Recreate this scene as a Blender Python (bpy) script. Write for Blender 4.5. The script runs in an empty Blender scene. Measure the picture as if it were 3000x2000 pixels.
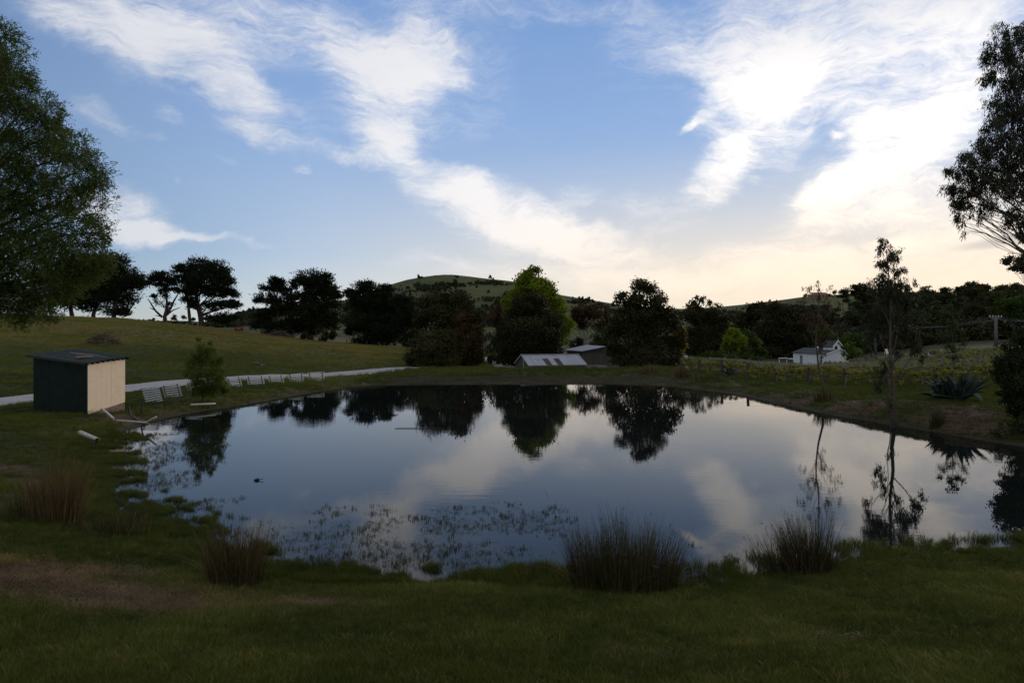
import bpy, math, random
import numpy as np
from mathutils import Vector

SC = bpy.context.scene
ROOT = SC.collection
random.seed(7)
RNG = np.random.default_rng(11)
F, CX, HY, CAMZ = 1568.0, 1176.0, 762.0, 4.0      # focal length, centre column, horizon row, eye height above the water

# ------------------------------------------------------------------ camera
cam_data = bpy.data.cameras.new('camera')
cam = bpy.data.objects.new('camera', cam_data)
ROOT.objects.link(cam)
cam.location = (0, 0, CAMZ)
cam.rotation_euler = (math.radians(90), 0, 0)
cam_data.sensor_width = 36.0
cam_data.lens = 24.0
cam_data.shift_y = -22.0 / 2352.0
cam_data.clip_start = 0.1
cam_data.clip_end = 6000
SC.camera = cam

# ------------------------------------------------------------------ colour management
SC.view_settings.view_transform = 'Standard'
SC.view_settings.look = 'None'
SC.view_settings.exposure = 0.0
SC.view_settings.gamma = 1.0
SC.view_settings.use_curve_mapping = False
SC.render.engine = 'CYCLES'
SC.cycles.max_bounces = 6
SC.cycles.diffuse_bounces = 2
SC.cycles.glossy_bounces = 3
SC.cycles.transmission_bounces = 4
SC.cycles.use_denoising = True
SC.cycles.sample_clamp_indirect = 4.0

# ------------------------------------------------------------------ sky and sun
SUN_AZ, SUN_EL = math.radians(47), math.radians(11)
SUN_DIR = Vector((math.sin(SUN_AZ) * math.cos(SUN_EL), math.cos(SUN_AZ) * math.cos(SUN_EL), math.sin(SUN_EL)))


def sky_ae(px, py):
    u, v = (px - CX) / F, (HY - py) / F
    az = math.atan(u)
    return az, math.atan(v * math.cos(az))


def build_world():
    w = bpy.data.worlds.new('World')
    SC.world = w
    w.use_nodes = True
    nt = w.node_tree
    N, L = nt.nodes, nt.links
    for n in list(N):
        N.remove(n)

    def math_(op, a, b=None, c=None, clamp=False):
        n = N.new('ShaderNodeMath'); n.operation = op; n.use_clamp = clamp
        for i, v in enumerate((a, b, c)):
            if v is None: continue
            if isinstance(v, (int, float)): n.inputs[i].default_value = v
            else: L.new(v, n.inputs[i])
        return n.outputs[0]

    def maprange(v, a, b, c=0.0, d=1.0, kind='SMOOTHSTEP'):
        n = N.new('ShaderNodeMapRange'); n.interpolation_type = kind
        L.new(v, n.inputs['Value'])
        for k, x in zip(('From Min', 'From Max', 'To Min', 'To Max'), (a, b, c, d)):
            n.inputs[k].default_value = x
        return n.outputs['Result']

    def mix(f, a, b, mode='MIX'):
        n = N.new('ShaderNodeMix'); n.data_type = 'RGBA'; n.blend_type = mode
        for s, v in (('Factor', f), ('A', a), ('B', b)):
            idx = {'Factor': 0, 'A': 6, 'B': 7}[s]
            if isinstance(v, (int, float)): n.inputs[idx].default_value = v
            elif isinstance(v, tuple): n.inputs[idx].default_value = (*v, 1)
            else: L.new(v, n.inputs[idx])
        return n.outputs[2]

    def noise(vec, scale, detail, rough=0.55, dist=0.0):
        n = N.new('ShaderNodeTexNoise')
        n.inputs['Scale'].default_value = scale
        n.inputs['Detail'].default_value = detail
        n.inputs['Roughness'].default_value = rough
        n.inputs['Distortion'].default_value = dist
        L.new(vec, n.inputs['Vector'])
        return n.outputs['Fac'], n.outputs['Color']

    tc = N.new('ShaderNodeTexCoord')
    sep = N.new('ShaderNodeSeparateXYZ'); L.new(tc.outputs['Generated'], sep.inputs[0])
    X, Y, Z = sep.outputs
    az = math_('ARCTAN2', X, Y)
    el = math_('ARCSINE', Z)
    ael = math_('ABSOLUTE', el)
    comb = N.new('ShaderNodeCombineXYZ'); L.new(az, comb.inputs[0]); L.new(ael, comb.inputs[1])
    AE = comb.outputs[0]
    # wind warp so that cloud borders are frayed
    _, wc = noise(AE, 5.0, 5.0, 0.6)
    vm = N.new('ShaderNodeVectorMath'); vm.operation = 'SUBTRACT'; L.new(wc, vm.inputs[0]); vm.inputs[1].default_value = (.5, .5, .5)
    vs = N.new('ShaderNodeVectorMath'); vs.operation = 'SCALE'; L.new(vm.outputs[0], vs.inputs[0]); vs.inputs['Scale'].default_value = 0.10
    va = N.new('ShaderNodeVectorMath'); va.operation = 'ADD'; L.new(AE, va.inputs[0]); L.new(vs.outputs[0], va.inputs[1])
    AEW = va.outputs[0]

    def blob_sum(blobs, vec):
        tot = None
        for (px, py, rx, ry, rot, wt) in blobs:
            a, e = sky_ae(px, py)
            m = N.new('ShaderNodeMapping'); m.vector_type = 'TEXTURE'
            L.new(vec, m.inputs['Vector'])
            m.inputs['Location'].default_value = (a, e, 0)
            m.inputs['Rotation'].default_value = (0, 0, -math.radians(rot))
            m.inputs['Scale'].default_value = (rx / F * math.cos(a) ** 2, ry / F * math.cos(a), 1)
            g = N.new('ShaderNodeTexGradient'); g.gradient_type = 'SPHERICAL'
            L.new(m.outputs[0], g.inputs[0])
            s = maprange(g.outputs['Fac'], 0.0, 0.75)
            tot = math_('MULTIPLY', s, wt) if tot is None else math_('MULTIPLY_ADD', s, wt, tot)
        return tot

    # (column, row, half length, half width, downward tilt to the right, weight)
    clouds = [
        (250, 60, 310, 115, 30, .52), (470, 150, 260, 115, 30, .50), (520, 30, 430, 115, 8, .46), (90, 10, 160, 60, 20, .25),
        (560, 215, 120, 70, 20, .35),
        (905, 140, 250, 120, -10, .50), (880, 240, 190, 150, 10, .5), (880, 320, 130, 75, 5, .45), (780, 70, 190, 90, 20, .35), (980, 130, 130, 90, 15, .35),
        (660, 270, 150, 60, 25, .22), (800, 372, 110, 30, 10, .45),
        (1000, 430, 250, 80, 25, .62), (1180, 500, 240, 80, 22, .62), (1120, 545, 210, 50, 16, .35), (1350, 560, 280, 75, 10, .60), (1320, 470, 90, 45, -10, .28),
        (1500, 500, 150, 60, 20, .25), (1400, 640, 520, 45, 3, .45), (1050, 600, 220, 26, 4, .22),
        (255, 480, 190, 70, 10, .60), (350, 525, 210, 32, 8, .55), (480, 545, 220, 14, 4, .42), (250, 530, 150, 30, 3, .30),
        (610, 322, 150, 40, 12, .48), (395, 285, 55, 28, 5, .34), (693, 385, 30, 14, 5, .45), (225, 270, 80, 40, 20, .22), (290, 315, 60, 30, 20, .18),
        (530, 372, 30, 16, 0, .22), (350, 330, 30, 24, 0, .2), (390, 428, 18, 12, 0, .2),
        (2030, 60, 640, 260, -6, .72), (1720, 90, 330, 150, 12, .28), (1740, 250, 220, 190, -40, .50), (1650, 400, 150, 75, -48, .62), (1595, 282, 62, 26, -25, .34), (1565, 305, 34, 16, -30, .3),
        (2080, 330, 380, 130, -28, .68), (1900, 440, 200, 60, -22, .42), (2200, 470, 330, 140, -8, .45), (1860, 520, 170, 42, -12, .38),
        (2040, 540, 110, 24, 3, .4), (1935, 312, 26, 14, 0, .35), (1730, 415, 30, 14, -10, .3),
        (2100, 640, 900, 130, 0, .55), (1750, 610, 420, 70, -4, .34),
        (1150, 15, 520, 60, 0, .26), (1480, 110, 200, 120, 20, .24), (1100, 200, 120, 190, 25, .16),
    ]
    cov = blob_sum(clouds, AEW)
    # streaky detail: broad fibres, fine fibres and a ragged edge
    def fibre(rot, sy, scale, det, dist, rough=.64):
        m_ = N.new('ShaderNodeMapping'); L.new(AEW, m_.inputs['Vector'])
        m_.inputs['Rotation'].default_value = (0, 0, math.radians(rot)); m_.inputs['Scale'].default_value = (1.0, sy, 1)
        return noise(m_.outputs[0], scale, det, rough, dist)[0]
    n1 = fibre(24, 2.4, 5.5, 9.0, .35)
    n2 = fibre(-35, 3.2, 13.0, 9.0, .8)
    n3 = fibre(12, 4.5, 30.0, 8.0, .4, .7)
    cen = lambda q, w_: math_('MULTIPLY', math_('SUBTRACT', q, .5), w_)
    nn = math_('ADD', math_('ADD', cen(n1, 1.35), cen(n2, .95)), cen(n3, .75))
    # elsewhere broken cirrus goes on, unseen and thickened to whiten and brighten the light
    out_az = maprange(math_('ABSOLUTE', az), math.radians(40), math.radians(62), 0, 1)
    out_el = maprange(ael, math.radians(26), math.radians(45), 0, 1)
    outw = math_('MAXIMUM', out_az, out_el)
    wide, _ = noise(AE, 2.2, 3.0)
    cov = math_('ADD', cov, math_('MULTIPLY', outw, math_('MULTIPLY', wide, 1.15)))
    amp = maprange(cov, 0.0, 0.45, 0.30, 1.0, 'LINEAR')
    dens = maprange(math_('ADD', cov, math_('MULTIPLY', nn, amp)), -.02, 1.05)
    dens = math_('MULTIPLY', dens, 0.93)

    sky = N.new('ShaderNodeTexSky'); sky.sky_type = 'NISHITA'; sky.sun_disc = False
    sky.sun_elevation = SUN_EL; sky.sun_rotation = SUN_AZ
    sky.altitude = 100; sky.air_density = 1.0; sky.dust_density = 0.6; sky.ozone_density = 1.5
    skyc = sky.outputs[0]
    # nearness to the sun
    dv = N.new('ShaderNodeVectorMath'); dv.operation = 'DOT_PRODUCT'; L.new(tc.outputs['Generated'], dv.inputs[0]); dv.inputs[1].default_value = SUN_DIR
    dot = dv.outputs['Value']
    glow = maprange(dot, 0.80, 1.0)
    glow2 = maprange(dot, 0.2, 1.0)
    low = maprange(ael, 0.0, 0.30, 1.0, 0.0)
    K = 1.0 / SKY_STRENGTH
    cc = mix(glow2, tuple(v * K for v in (.74, .755, .80)), tuple(v * K for v in (1.12, 1.08, 1.05)))
    cc = mix(maprange(ael, .30, .46), cc, tuple(v * K for v in (.82, .82, .86)))
    cc = mix(math_('MULTIPLY', glow, maprange(ael, .22, .40, 1.0, 0.0)), cc, tuple(v * K for v in (1.45, 1.32, 1.16)))
    cc = mix(math_('MULTIPLY', maprange(dot, .45, .95), maprange(ael, .03, .24, 1.0, 0.0)), cc, tuple(v * K for v in (1.12, .90, .69)))
    skyg = mix(1.0, skyc, SKY_TINT, 'MULTIPLY')
    rp = N.new('ShaderNodeValToRGB'); L.new(maprange(ael, 0.0, 1.2, 0, 1, 'LINEAR'), rp.inputs[0])
    el_ = rp.color_ramp.elements
    stops = [(0.0, (.70, .72, .68)), (.035, (.54, .67, .77)), (.09, (.38, .55, .79)), (.25, (.29, .45, .76)), (.40, (.19, .35, .69)), (1.0, (.11, .22, .50))]
    while len(el_) < len(stops): el_.new(.5)
    for e_, (p_, c_) in zip(el_, stops): e_.position = p_; e_.color = (*c_, 1)
    air = mix(1.0, rp.outputs[0], (K, K, K), 'MULTIPLY')
    away = N.new('ShaderNodeVectorMath'); away.operation = 'SCALE'; L.new(air, away.inputs[0]); L.new(maprange(dot, .05, .50, .70, 1.0), away.inputs['Scale'])
    air = away.outputs[0]
    skyg = mix(.84, skyg, air)
    skyg = mix(math_('MULTIPLY', glow2, low), skyg, tuple(v * K for v in (1.02, .86, .66)))
    fin = mix(dens, skyg, cc)
    # grey lens cloud low on the right
    lens = blob_sum([(2300, 556, 150, 17, -6, 1.0)], AE)
    fin = mix(math_('MULTIPLY', lens, .55), fin, tuple(v * K for v in (.55, .50, .48)))
    bg = N.new('ShaderNodeBackground'); L.new(fin, bg.inputs['Color']); bg.inputs['Strength'].default_value = SKY_STRENGTH
    out = N.new('ShaderNodeOutputWorld'); L.new(bg.outputs[0], out.inputs[0])
    w.cycles.sampling_method = 'MANUAL'
    w.cycles.sample_map_resolution = 512


SKY_STRENGTH = 0.10
SKY_TINT = (1.0, 1.05, 1.25)
build_world()

sun_data = bpy.data.lights.new('sun', 'SUN')
sun_data.energy = 0.8
sun_data.angle = math.radians(5)
sun_data.color = (1.0, .86, .68)
sun = bpy.data.objects.new('sun', sun_data)
ROOT.objects.link(sun)
sun.rotation_euler = (-SUN_DIR).to_track_quat('-Z', 'Y').to_euler()

# ================================================================== helpers
def W(px, py, d):
    """a pixel of the reference at distance d becomes a point of the place"""
    return np.array([(px - CX) / F * d, d, CAMZ + (HY - py) / F * d])


def P0(px, py):
    d = CAMZ * F / (py - HY)
    return ((px - CX) / F * d, d)


class VNoise:
    """smooth value noise, vectorised"""
    def __init__(s, seed, n=256):
        s.t = np.random.default_rng(seed).random((n, n)); s.n = n

    def __call__(s, x, y):
        x = np.asarray(x, float); y = np.asarray(y, float)
        xi, yi = np.floor(x).astype(int), np.floor(y).astype(int)
        fx, fy = x - xi, y - yi
        fx = fx * fx * (3 - 2 * fx); fy = fy * fy * (3 - 2 * fy)
        n = s.n
        a = s.t[xi % n, yi % n]; b = s.t[(xi + 1) % n, yi % n]
        c = s.t[xi % n, (yi + 1) % n]; d = s.t[(xi + 1) % n, (yi + 1) % n]
        return (a * (1 - fx) + b * fx) * (1 - fy) + (c * (1 - fx) + d * fx) * fy


VN = VNoise(3)


def fbm(x, y, o=4):
    t, a, tot = 0, 1.0, 0
    for i in range(o):
        t = t + a * (VN(x * 2 ** i + 17 * i, y * 2 ** i + 5 * i) - .5); tot += a; a *= .5
    return t / tot * 2


# ------------------------------------------------------------------ the pond outline and the lie of the land
SHORE = [P0(*p) for p in [(870, 884), (1000, 882.5), (1200, 882), (1400, 882), (1540, 886), (1620, 895), (1700, 906), (1800, 928), (1900, 950), (2050, 974),
                          (2200, 1000), (2352, 1026)]] + [(20.6, 21.0), (22.0, 16.5), (19.0, 12.6), (13.5, 11.9)] + \
        [P0(*p) for p in [(2352, 1268), (2100, 1277), (1900, 1298), (1745, 1325), (1640, 1352), (1560, 1362), (1300, 1352), (1000, 1345), (640, 1340),
                          (480, 1305), (395, 1250), (330, 1205), (215, 1185), (178, 1110), (182, 1045), (225, 1012), (285, 988), (360, 963), (440, 947),
                          (560, 929), (700, 903), (800, 889)]]


def resample(poly, step=.6):
    out = []
    P = [np.array(p) for p in poly]
    n = len(P)
    for i in range(n):
        p0, p1, p2, p3 = P[i - 1], P[i], P[(i + 1) % n], P[(i + 2) % n]
        m = max(1, int(np.linalg.norm(p2 - p1) / step))
        for k in range(m):
            t = k / m
            out.append(.5 * ((2 * p1) + (-p0 + p2) * t * .8 + (2 * p0 - 5 * p1 + 4 * p2 - p3) * t * t * .8 + (-p0 + 3 * p1 - 3 * p2 + p3) * t ** 3 * .8) if False else p1 + (p2 - p1) * t)
    A = np.array(out)
    for _ in range(3):
        A = (np.roll(A, 1, 0) + 2 * A + np.roll(A, -1, 0)) / 4
    return A


POLY = resample(SHORE)


def pond_dist(x, y):
    """signed distance to the shore, negative in the water"""
    x = np.asarray(x, float).ravel(); y = np.asarray(y, float).ravel()
    best = np.full(x.shape, 1e9); inside = np.zeros(x.shape, bool)
    n = len(POLY)
    near = (x > -30) & (x < 32) & (y > -5) & (y < 75)
    xs, ys = x[near], y[near]
    b = np.full(xs.shape, 1e9); ins = np.zeros(xs.shape, bool)
    for i in range(n):
        ax, ay = POLY[i]; bx, by = POLY[(i + 1) % n]
        dx, dy = bx - ax, by - ay
        t = np.clip(((xs - ax) * dx + (ys - ay) * dy) / (dx * dx + dy * dy + 1e-12), 0, 1)
        b = np.minimum(b, (xs - ax - t * dx) ** 2 + (ys - ay - t * dy) ** 2)
        c = (ay > ys) != (by > ys)
        ins ^= c & (xs < (bx - ax) * (ys - ay) / (by - ay + 1e-12) + ax)
    best[near] = np.sqrt(b); inside[near] = ins
    best = np.minimum(best, 60)
    best = best + fbm(x * 1.1, y * 1.1, 3) * .22
    return np.where(inside, -best, best)


NEAR = [(-60, 2.6), (-5, 2.4), (0, 2.35), (5.5, 1.16), (8, .66), (10.8, .25)]
COLS = {
    0: NEAR[:-2] + [(10, .6), (14, .42), (20, .36), (28, .5), (33, .62), (43, .95), (55, 1.75), (70, 3.0), (95, 5.3), (112, 6.75), (135, 7.3), (160, 7.2), (220, 5), (300, 8)],
    300: NEAR + [(14, .2), (24, .28), (30, .34), (36, .36), (44, .50), (49, .8), (55, 1.3), (70, 2.65), (95, 4.9), (115, 6.0), (140, 6.3), (170, 5.6), (220, 3), (300, 6)],
    550: NEAR + [(14, .2), (36, .4), (46, .42), (51, .5), (57, .85), (70, 1.6), (90, 2.8), (115, 3.8), (135, 4.0), (170, 3.6), (220, 3), (300, 5.5)],
    700: NEAR + [(14, .2), (44, .3), (50, .34), (56, .38), (60, .5), (70, 1.0), (90, 1.8), (120, 2.45), (170, 2.05), (220, 2), (300, 4)],
    850: NEAR + [(14, .2), (50, .1), (54, .25), (62, .28), (70, .6), (90, 1.1), (120, 1.45), (170, .8), (220, 1.2), (300, 3)],
    950: NEAR + [(14, .2), (50, .05), (57, .1), (62, .35), (66, .40), (72, .12), (78, .15), (90, .6), (110, 1.0), (150, .6), (300, 2.5)],
    1050: NEAR + [(14, .2), (50, .04), (59, .05), (63.5, .38), (67, .46), (73, .0), (80, -.1), (110, .3), (150, 0), (300, 2)],
    1150: NEAR + [(14, .2), (50, .04), (59, .05), (63.5, .38), (67, .47), (73, -.2), (85, -.25), (110, -.15), (150, 0), (300, 2)],
    1195: NEAR + [(14, .2), (50, .04), (59, .05), (63.5, .38), (66.5, .47), (70, -.7), (90, -.9), (150, -.8), (300, 2)],
    1400: NEAR + [(14, .2), (50, .04), (59, .05), (63.5, .38), (66.5, .50), (70, -.7), (90, -.9), (150, -.8), (300, 2)],
    1520: NEAR + [(14, .2), (48, .04), (55, .08), (60, .38), (66, .52), (72, 0), (90, -.6), (150, -.8), (300, 2)],
    1640: NEAR + [(14, .2), (45, .1), (48, .3), (52, .38), (57, .42), (62, .3), (75, -.4), (110, -1.2), (150, -1), (300, 3)],
    1850: NEAR + [(14, .2), (36, .3), (39, .46), (43, .48), (50, .2), (62, -.35), (80, -1.2), (112, -2.2), (130, -2.3), (160, -1.2), (220, 2), (300, 8)],
    2050: NEAR + [(14, .2), (27, .4), (30, .6), (34, .7), (40, .55), (60, 0), (80, -.5), (120, -1.2), (150, -.8), (200, 1), (300, 8.5)],
    2200: NEAR + [(14, .2), (25, .4), (30, .66), (34, .7), (40, .7), (60, .5), (100, .9), (130, .9), (180, 2), (300, 10.5)],
    2352: NEAR + [(14, .3), (23, .4), (28, .66), (40, .9), (60, 1.0), (100, 1.5), (150, 2), (300, 12.5)],
}
UT = np.linspace(-.95, .95, 191)
LT = np.linspace(math.log(65), math.log(365), 400)      # log(D + 65)
_cu = np.array([(k - CX) / F for k in sorted(COLS)])
_cz = np.array([np.interp(np.exp(LT) - 65, [a for a, b in COLS[k]], [b for a, b in COLS[k]]) for k in sorted(COLS)])
ZT = np.array([[0.0] * len(LT)] * len(UT))
for j in range(len(LT)):
    ZT[:, j] = np.interp(UT, _cu, _cz[:, j])
for _ in range(2):
    ZT[1:-1] = (ZT[:-2] + 2 * ZT[1:-1] + ZT[2:]) / 4
    ZT[:, 1:-1] = (ZT[:, :-2] + 2 * ZT[:, 1:-1] + ZT[:, 2:]) / 4

RIDGE = [(-900, 700), (-300, 712), (0, 728), (330, 742), (480, 738), (530, 722), (570, 711), (620, 706), (700, 700), (800, 688), (880, 658), (940, 641), (990, 633), (1030, 630),
         (1080, 635), (1130, 641), (1180, 646), (1230, 660), (1280, 676), (1350, 688), (1420, 699), (1500, 706), (1560, 709), (1640, 706), (1710, 699), (1800, 688),
         (1850, 681), (1930, 676), (2050, 672), (2352, 668), (2900, 690)]
RD = 760.0


def height(x, y, shore=True):
    x = np.asarray(x, float); y = np.asarray(y, float)
    shp = np.broadcast(x, y).shape
    x = np.broadcast_to(x, shp).ravel(); y = np.broadcast_to(y, shp).ravel()
    u = x / np.sqrt(np.maximum(y, 0) ** 2 + 16)
    d = np.clip(y, -60, 299.9)
    fu = np.clip((u - UT[0]) / (UT[1] - UT[0]), 0, len(UT) - 1.001)
    fd = np.clip((np.log(np.maximum(d + 65, 5)) - LT[0]) / (LT[1] - LT[0]), 0, len(LT) - 1.001)
    iu, jd = fu.astype(int), fd.astype(int)
    a, b = fu - iu, fd - jd
    z = (ZT[iu, jd] * (1 - a) + ZT[iu + 1, jd] * a) * (1 - b) + (ZT[iu, jd + 1] * (1 - a) + ZT[iu + 1, jd + 1] * a) * b
    # hills beyond 300 m
    far = y > 300
    if far.any():
        uf = u[far]; yf = y[far]
        rz = CAMZ + (HY - np.interp(uf * F + CX, [p[0] for p in RIDGE], [p[1] for p in RIDGE])) / F * RD
        t = np.clip((yf - 300) / (RD - 300), 0, 1)
        s = t ** 1.25 * .62 + (t * t * (3 - 2 * t)) * .38
        z0 = z[far]
        zz = z0 + (rz - z0) * s + fbm(x[far] / 70, yf / 70, 4) * 5.5 * np.sin(np.pi * t) 
        back = np.clip((yf - RD) / 500, 0, 1)
        zz = np.where(yf > RD, rz - 60 * back ** 1.5, zz)
        z[far] = zz
    z = z + fbm(x / 9, y / 9, 3) * np.clip((np.abs(y) - 4) / 30, .03, .22) * np.where((y > 40) & (y < 68), .25, 1.0)
    z = z + fbm(x * .9, y * .9, 2) * .03
    if shore:
        pd = pond_dist(x, y)
        slope = np.where(x > 8, .42, .20)
        up = .015 + np.maximum(pd, 0) * slope
        k = .06
        zmin = -np.log(np.exp(-np.clip(z, -20, 20) / k) + np.exp(-np.clip(up, -20, 20) / k)) * k
        close = (pd < 8) & (y < 70)
        z = np.where(close, np.where(pd > 0, zmin + .01, np.maximum(-.9, .015 + pd * .22)), z)
    return z.reshape(shp)


def gz(x, y):
    return float(height(np.array([x]), np.array([y]))[0])


def G(px, d):
    x = (px - CX) / F * d
    return np.array([x, d, gz(x, d)])


# ------------------------------------------------------------------ materials
def new_mat(name):
    m = bpy.data.materials.new(name); m.use_nodes = True
    nt = m.node_tree
    b = nt.nodes['Principled BSDF']
    return m, nt, b


def noise_node(nt, scale, detail=4, rough=.6, vec=None, coord='Object'):
    n = nt.nodes.new('ShaderNodeTexNoise')
    n.inputs['Scale'].default_value = scale; n.inputs['Detail'].default_value = detail; n.inputs['Roughness'].default_value = rough
    if vec is None:
        tc = nt.nodes.new('ShaderNodeTexCoord'); vec = tc.outputs[coord]
    nt.links.new(vec, n.inputs['Vector'])
    return n


def ramp(nt, fac, stops):
    r = nt.nodes.new('ShaderNodeValToRGB')
    e = r.color_ramp.elements
    while len(e) < len(stops): e.new(.5)
    for el, (p, c) in zip(e, stops):
        el.position = p; el.color = (*c, 1)
    nt.links.new(fac, r.inputs[0])
    return r.outputs[0]


def mixc(nt, f, a, b, mode='MIX'):
    n = nt.nodes.new('ShaderNodeMix'); n.data_type = 'RGBA'; n.blend_type = mode
    for idx, v in ((0, f), (6, a), (7, b)):
        if isinstance(v, (int, float)): n.inputs[idx].default_value = v
        elif isinstance(v, tuple): n.inputs[idx].default_value = (*v, 1)
        else: nt.links.new(v, n.inputs[idx])
    return n.outputs[2]


def mnode(nt, op, a, b, clamp=False):
    n = nt.nodes.new('ShaderNodeMath'); n.operation = op; n.use_clamp = clamp
    for i, v in enumerate((a, b)):
        if isinstance(v, (int, float)): n.inputs[i].default_value = v
        else: nt.links.new(v, n.inputs[i])
    return n.outputs[0]


def bump(nt, b, h, strength=.5, dist=.02):
    n = nt.nodes.new('ShaderNodeBump'); n.inputs['Strength'].default_value = strength; n.inputs['Distance'].default_value = dist
    nt.links.new(h, n.inputs['Height']); nt.links.new(n.outputs[0], b.inputs['Normal'])


def attr(nt, name, kind='GEOMETRY'):
    a = nt.nodes.new('ShaderNodeAttribute'); a.attribute_name = name; a.attribute_type = kind
    return a


def plain(name, c, rough=.7, var=.25, scale=6, metal=0.0, bmp=0.0, dirt=None, dirt_scale=2.0, spec=.3):
    m, nt, b = new_mat(name)
    n = noise_node(nt, scale, 5)
    col = ramp(nt, n.outputs['Fac'], [(.3, tuple(v * (1 - var) for v in c)), (.7, tuple(min(1, v * (1 + var)) for v in c))])
    if dirt:
        n2 = noise_node(nt, dirt_scale, 6, .7)
        f = ramp(nt, n2.outputs['Fac'], [(.48, (0, 0, 0)), (.68, (1, 1, 1))])
        col = mixc(nt, f, col, dirt)
    nt.links.new(col, b.inputs['Base Color'])
    b.inputs['Roughness'].default_value = rough; b.inputs['Metallic'].default_value = metal
    b.inputs['Specular IOR Level'].default_value = spec
    if bmp: bump(nt, b, n.outputs['Fac'], bmp)
    return m


def leaf_mat(name, dark, light, accent=None, trans=.35, kind='GEOMETRY', gloss=.25):
    """leaves: colour picked by a per-leaf tint, partly translucent"""
    m, nt, b = new_mat(name)
    a = attr(nt, 'tint', kind)
    stops = [(0.0, dark), (.75, light), (1.0, accent or light)]
    col = ramp(nt, a.outputs['Fac'], stops)
    nt.links.new(col, b.inputs['Base Color'])
    b.inputs['Roughness'].default_value = .55; b.inputs['Specular IOR Level'].default_value = gloss
    if trans > 0:
        t = nt.nodes.new('ShaderNodeBsdfTranslucent')
        col2 = mixc(nt, 1.0, col, (1.5, 1.6, .7), 'MULTIPLY')
        nt.links.new(col2, t.inputs['Color'])
        mx = nt.nodes.new('ShaderNodeMixShader'); mx.inputs[0].default_value = trans
        out = nt.nodes['Material Output']
        nt.links.new(b.outputs[0], mx.inputs[1]); nt.links.new(t.outputs[0], mx.inputs[2]); nt.links.new(mx.outputs[0], out.inputs['Surface'])
    return m


def ground_mat():
    m, nt, b = new_mat('pasture_ground')
    tc = nt.nodes.new('ShaderNodeTexCoord')
    n1 = noise_node(nt, .35, 6, .65, tc.outputs['Object'])
    n2 = noise_node(nt, 5.0, 6, .7, tc.outputs['Object'])
    n3 = noise_node(nt, 32.0, 5, .75, tc.outputs['Object'])
    green = ramp(nt, n2.outputs['Fac'], [(.25, (.018, .022, .005)), (.5, (.034, .038, .009)), (.78, (.056, .056, .016))])
    green = mixc(nt, ramp(nt, n1.outputs['Fac'], [(.4, (0, 0, 0)), (.65, (.6, .6, .6))]), green, (.050, .046, .018))
    dryc = ramp(nt, n3.outputs['Fac'], [(.3, (.056, .043, .012)), (.55, (.115, .088, .026)), (.75, (.20, .15, .06))])
    barec = ramp(nt, n3.outputs['Fac'], [(.3, (.030, .019, .011)), (.52, (.088, .056, .032)), (.72, (.20, .135, .08))])
    mudc = ramp(nt, n2.outputs['Fac'], [(.3, (.030, .024, .012)), (.7, (.070, .055, .028))])
    col = green
    for nm, c, lo, hi in (('dry', dryc, .30, .75), ('bare', barec, .40, .60), ('mud', mudc, .40, .60)):
        a = attr(nt, nm)
        mask = mnode(nt, 'ADD', a.outputs['Fac'], mnode(nt, 'MULTIPLY', mnode(nt, 'SUBTRACT', n2.outputs['Fac'], .5), .7))
        mr = nt.nodes.new('ShaderNodeMapRange'); nt.links.new(mask, mr.inputs[0]); mr.inputs[1].default_value = lo; mr.inputs[2].default_value = hi
        col = mixc(nt, mr.outputs[0], col, c)
    nt.links.new(col, b.inputs['Base Color'])
    b.inputs['Roughness'].default_value = .9; b.inputs['Specular IOR Level'].default_value = .1
    bump(nt, b, mnode(nt, 'ADD', n3.outputs['Fac'], n2.outputs['Fac']), .8, .05)
    return m


def hill_mat():
    m, nt, b = new_mat('hill_pasture')
    tc = nt.nodes.new('ShaderNodeTexCoord')
    n1 = noise_node(nt, .012, 7, .65, tc.outputs['Object'])
    mp = nt.nodes.new('ShaderNodeMapping'); mp.inputs['Scale'].default_value = (1, 1, 7); nt.links.new(tc.outputs['Object'], mp.inputs[0])
    n2 = noise_node(nt, .05, 8, .75, mp.outputs[0])
    col = ramp(nt, n2.outputs['Fac'], [(.3, (.030, .038, .013)), (.5, (.070, .080, .026)), (.7, (.110, .115, .042))])
    col = mixc(nt, ramp(nt, n1.outputs['Fac'], [(.45, (0, 0, 0)), (.62, (.7, .7, .7))]), col, (.085, .078, .034))
    nt.links.new(col, b.inputs['Base Color'])
    b.inputs['Roughness'].default_value = .95; b.inputs['Specular IOR Level'].default_value = .05
    bump(nt, b, n2.outputs['Fac'], 1.0, 2.5)
    return m


def water_mat():
    m, nt, b = new_mat('pond_water')
    tc = nt.nodes.new('ShaderNodeTexCoord')
    mp = nt.nodes.new('ShaderNodeMapping'); mp.inputs['Scale'].default_value = (.55, 1.5, 1); nt.links.new(tc.outputs['Object'], mp.inputs[0])
    n1 = noise_node(nt, 3.0, 3, .5, mp.outputs[0])
    n2 = noise_node(nt, .22, 2, .5, tc.outputs['Object'])
    n3 = noise_node(nt, 13.0, 2, .5, mp.outputs[0])
    area = ramp(nt, n2.outputs['Fac'], [(.38, (.18, .18, .18)), (.62, (1, 1, 1))])
    hgt = mnode(nt, 'MULTIPLY', mnode(nt, 'ADD', n1.outputs['Fac'], mnode(nt, 'MULTIPLY', n3.outputs['Fac'], .16)), area)
    b.inputs['Base Color'].default_value = (.006, .008, .007, 1)
    b.inputs['Roughness'].default_value = .004
    b.inputs['IOR'].default_value = 1.25
    b.inputs['Specular IOR Level'].default_value = .34
    bump(nt, b, hgt, 1.0, .0013)
    return m


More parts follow.
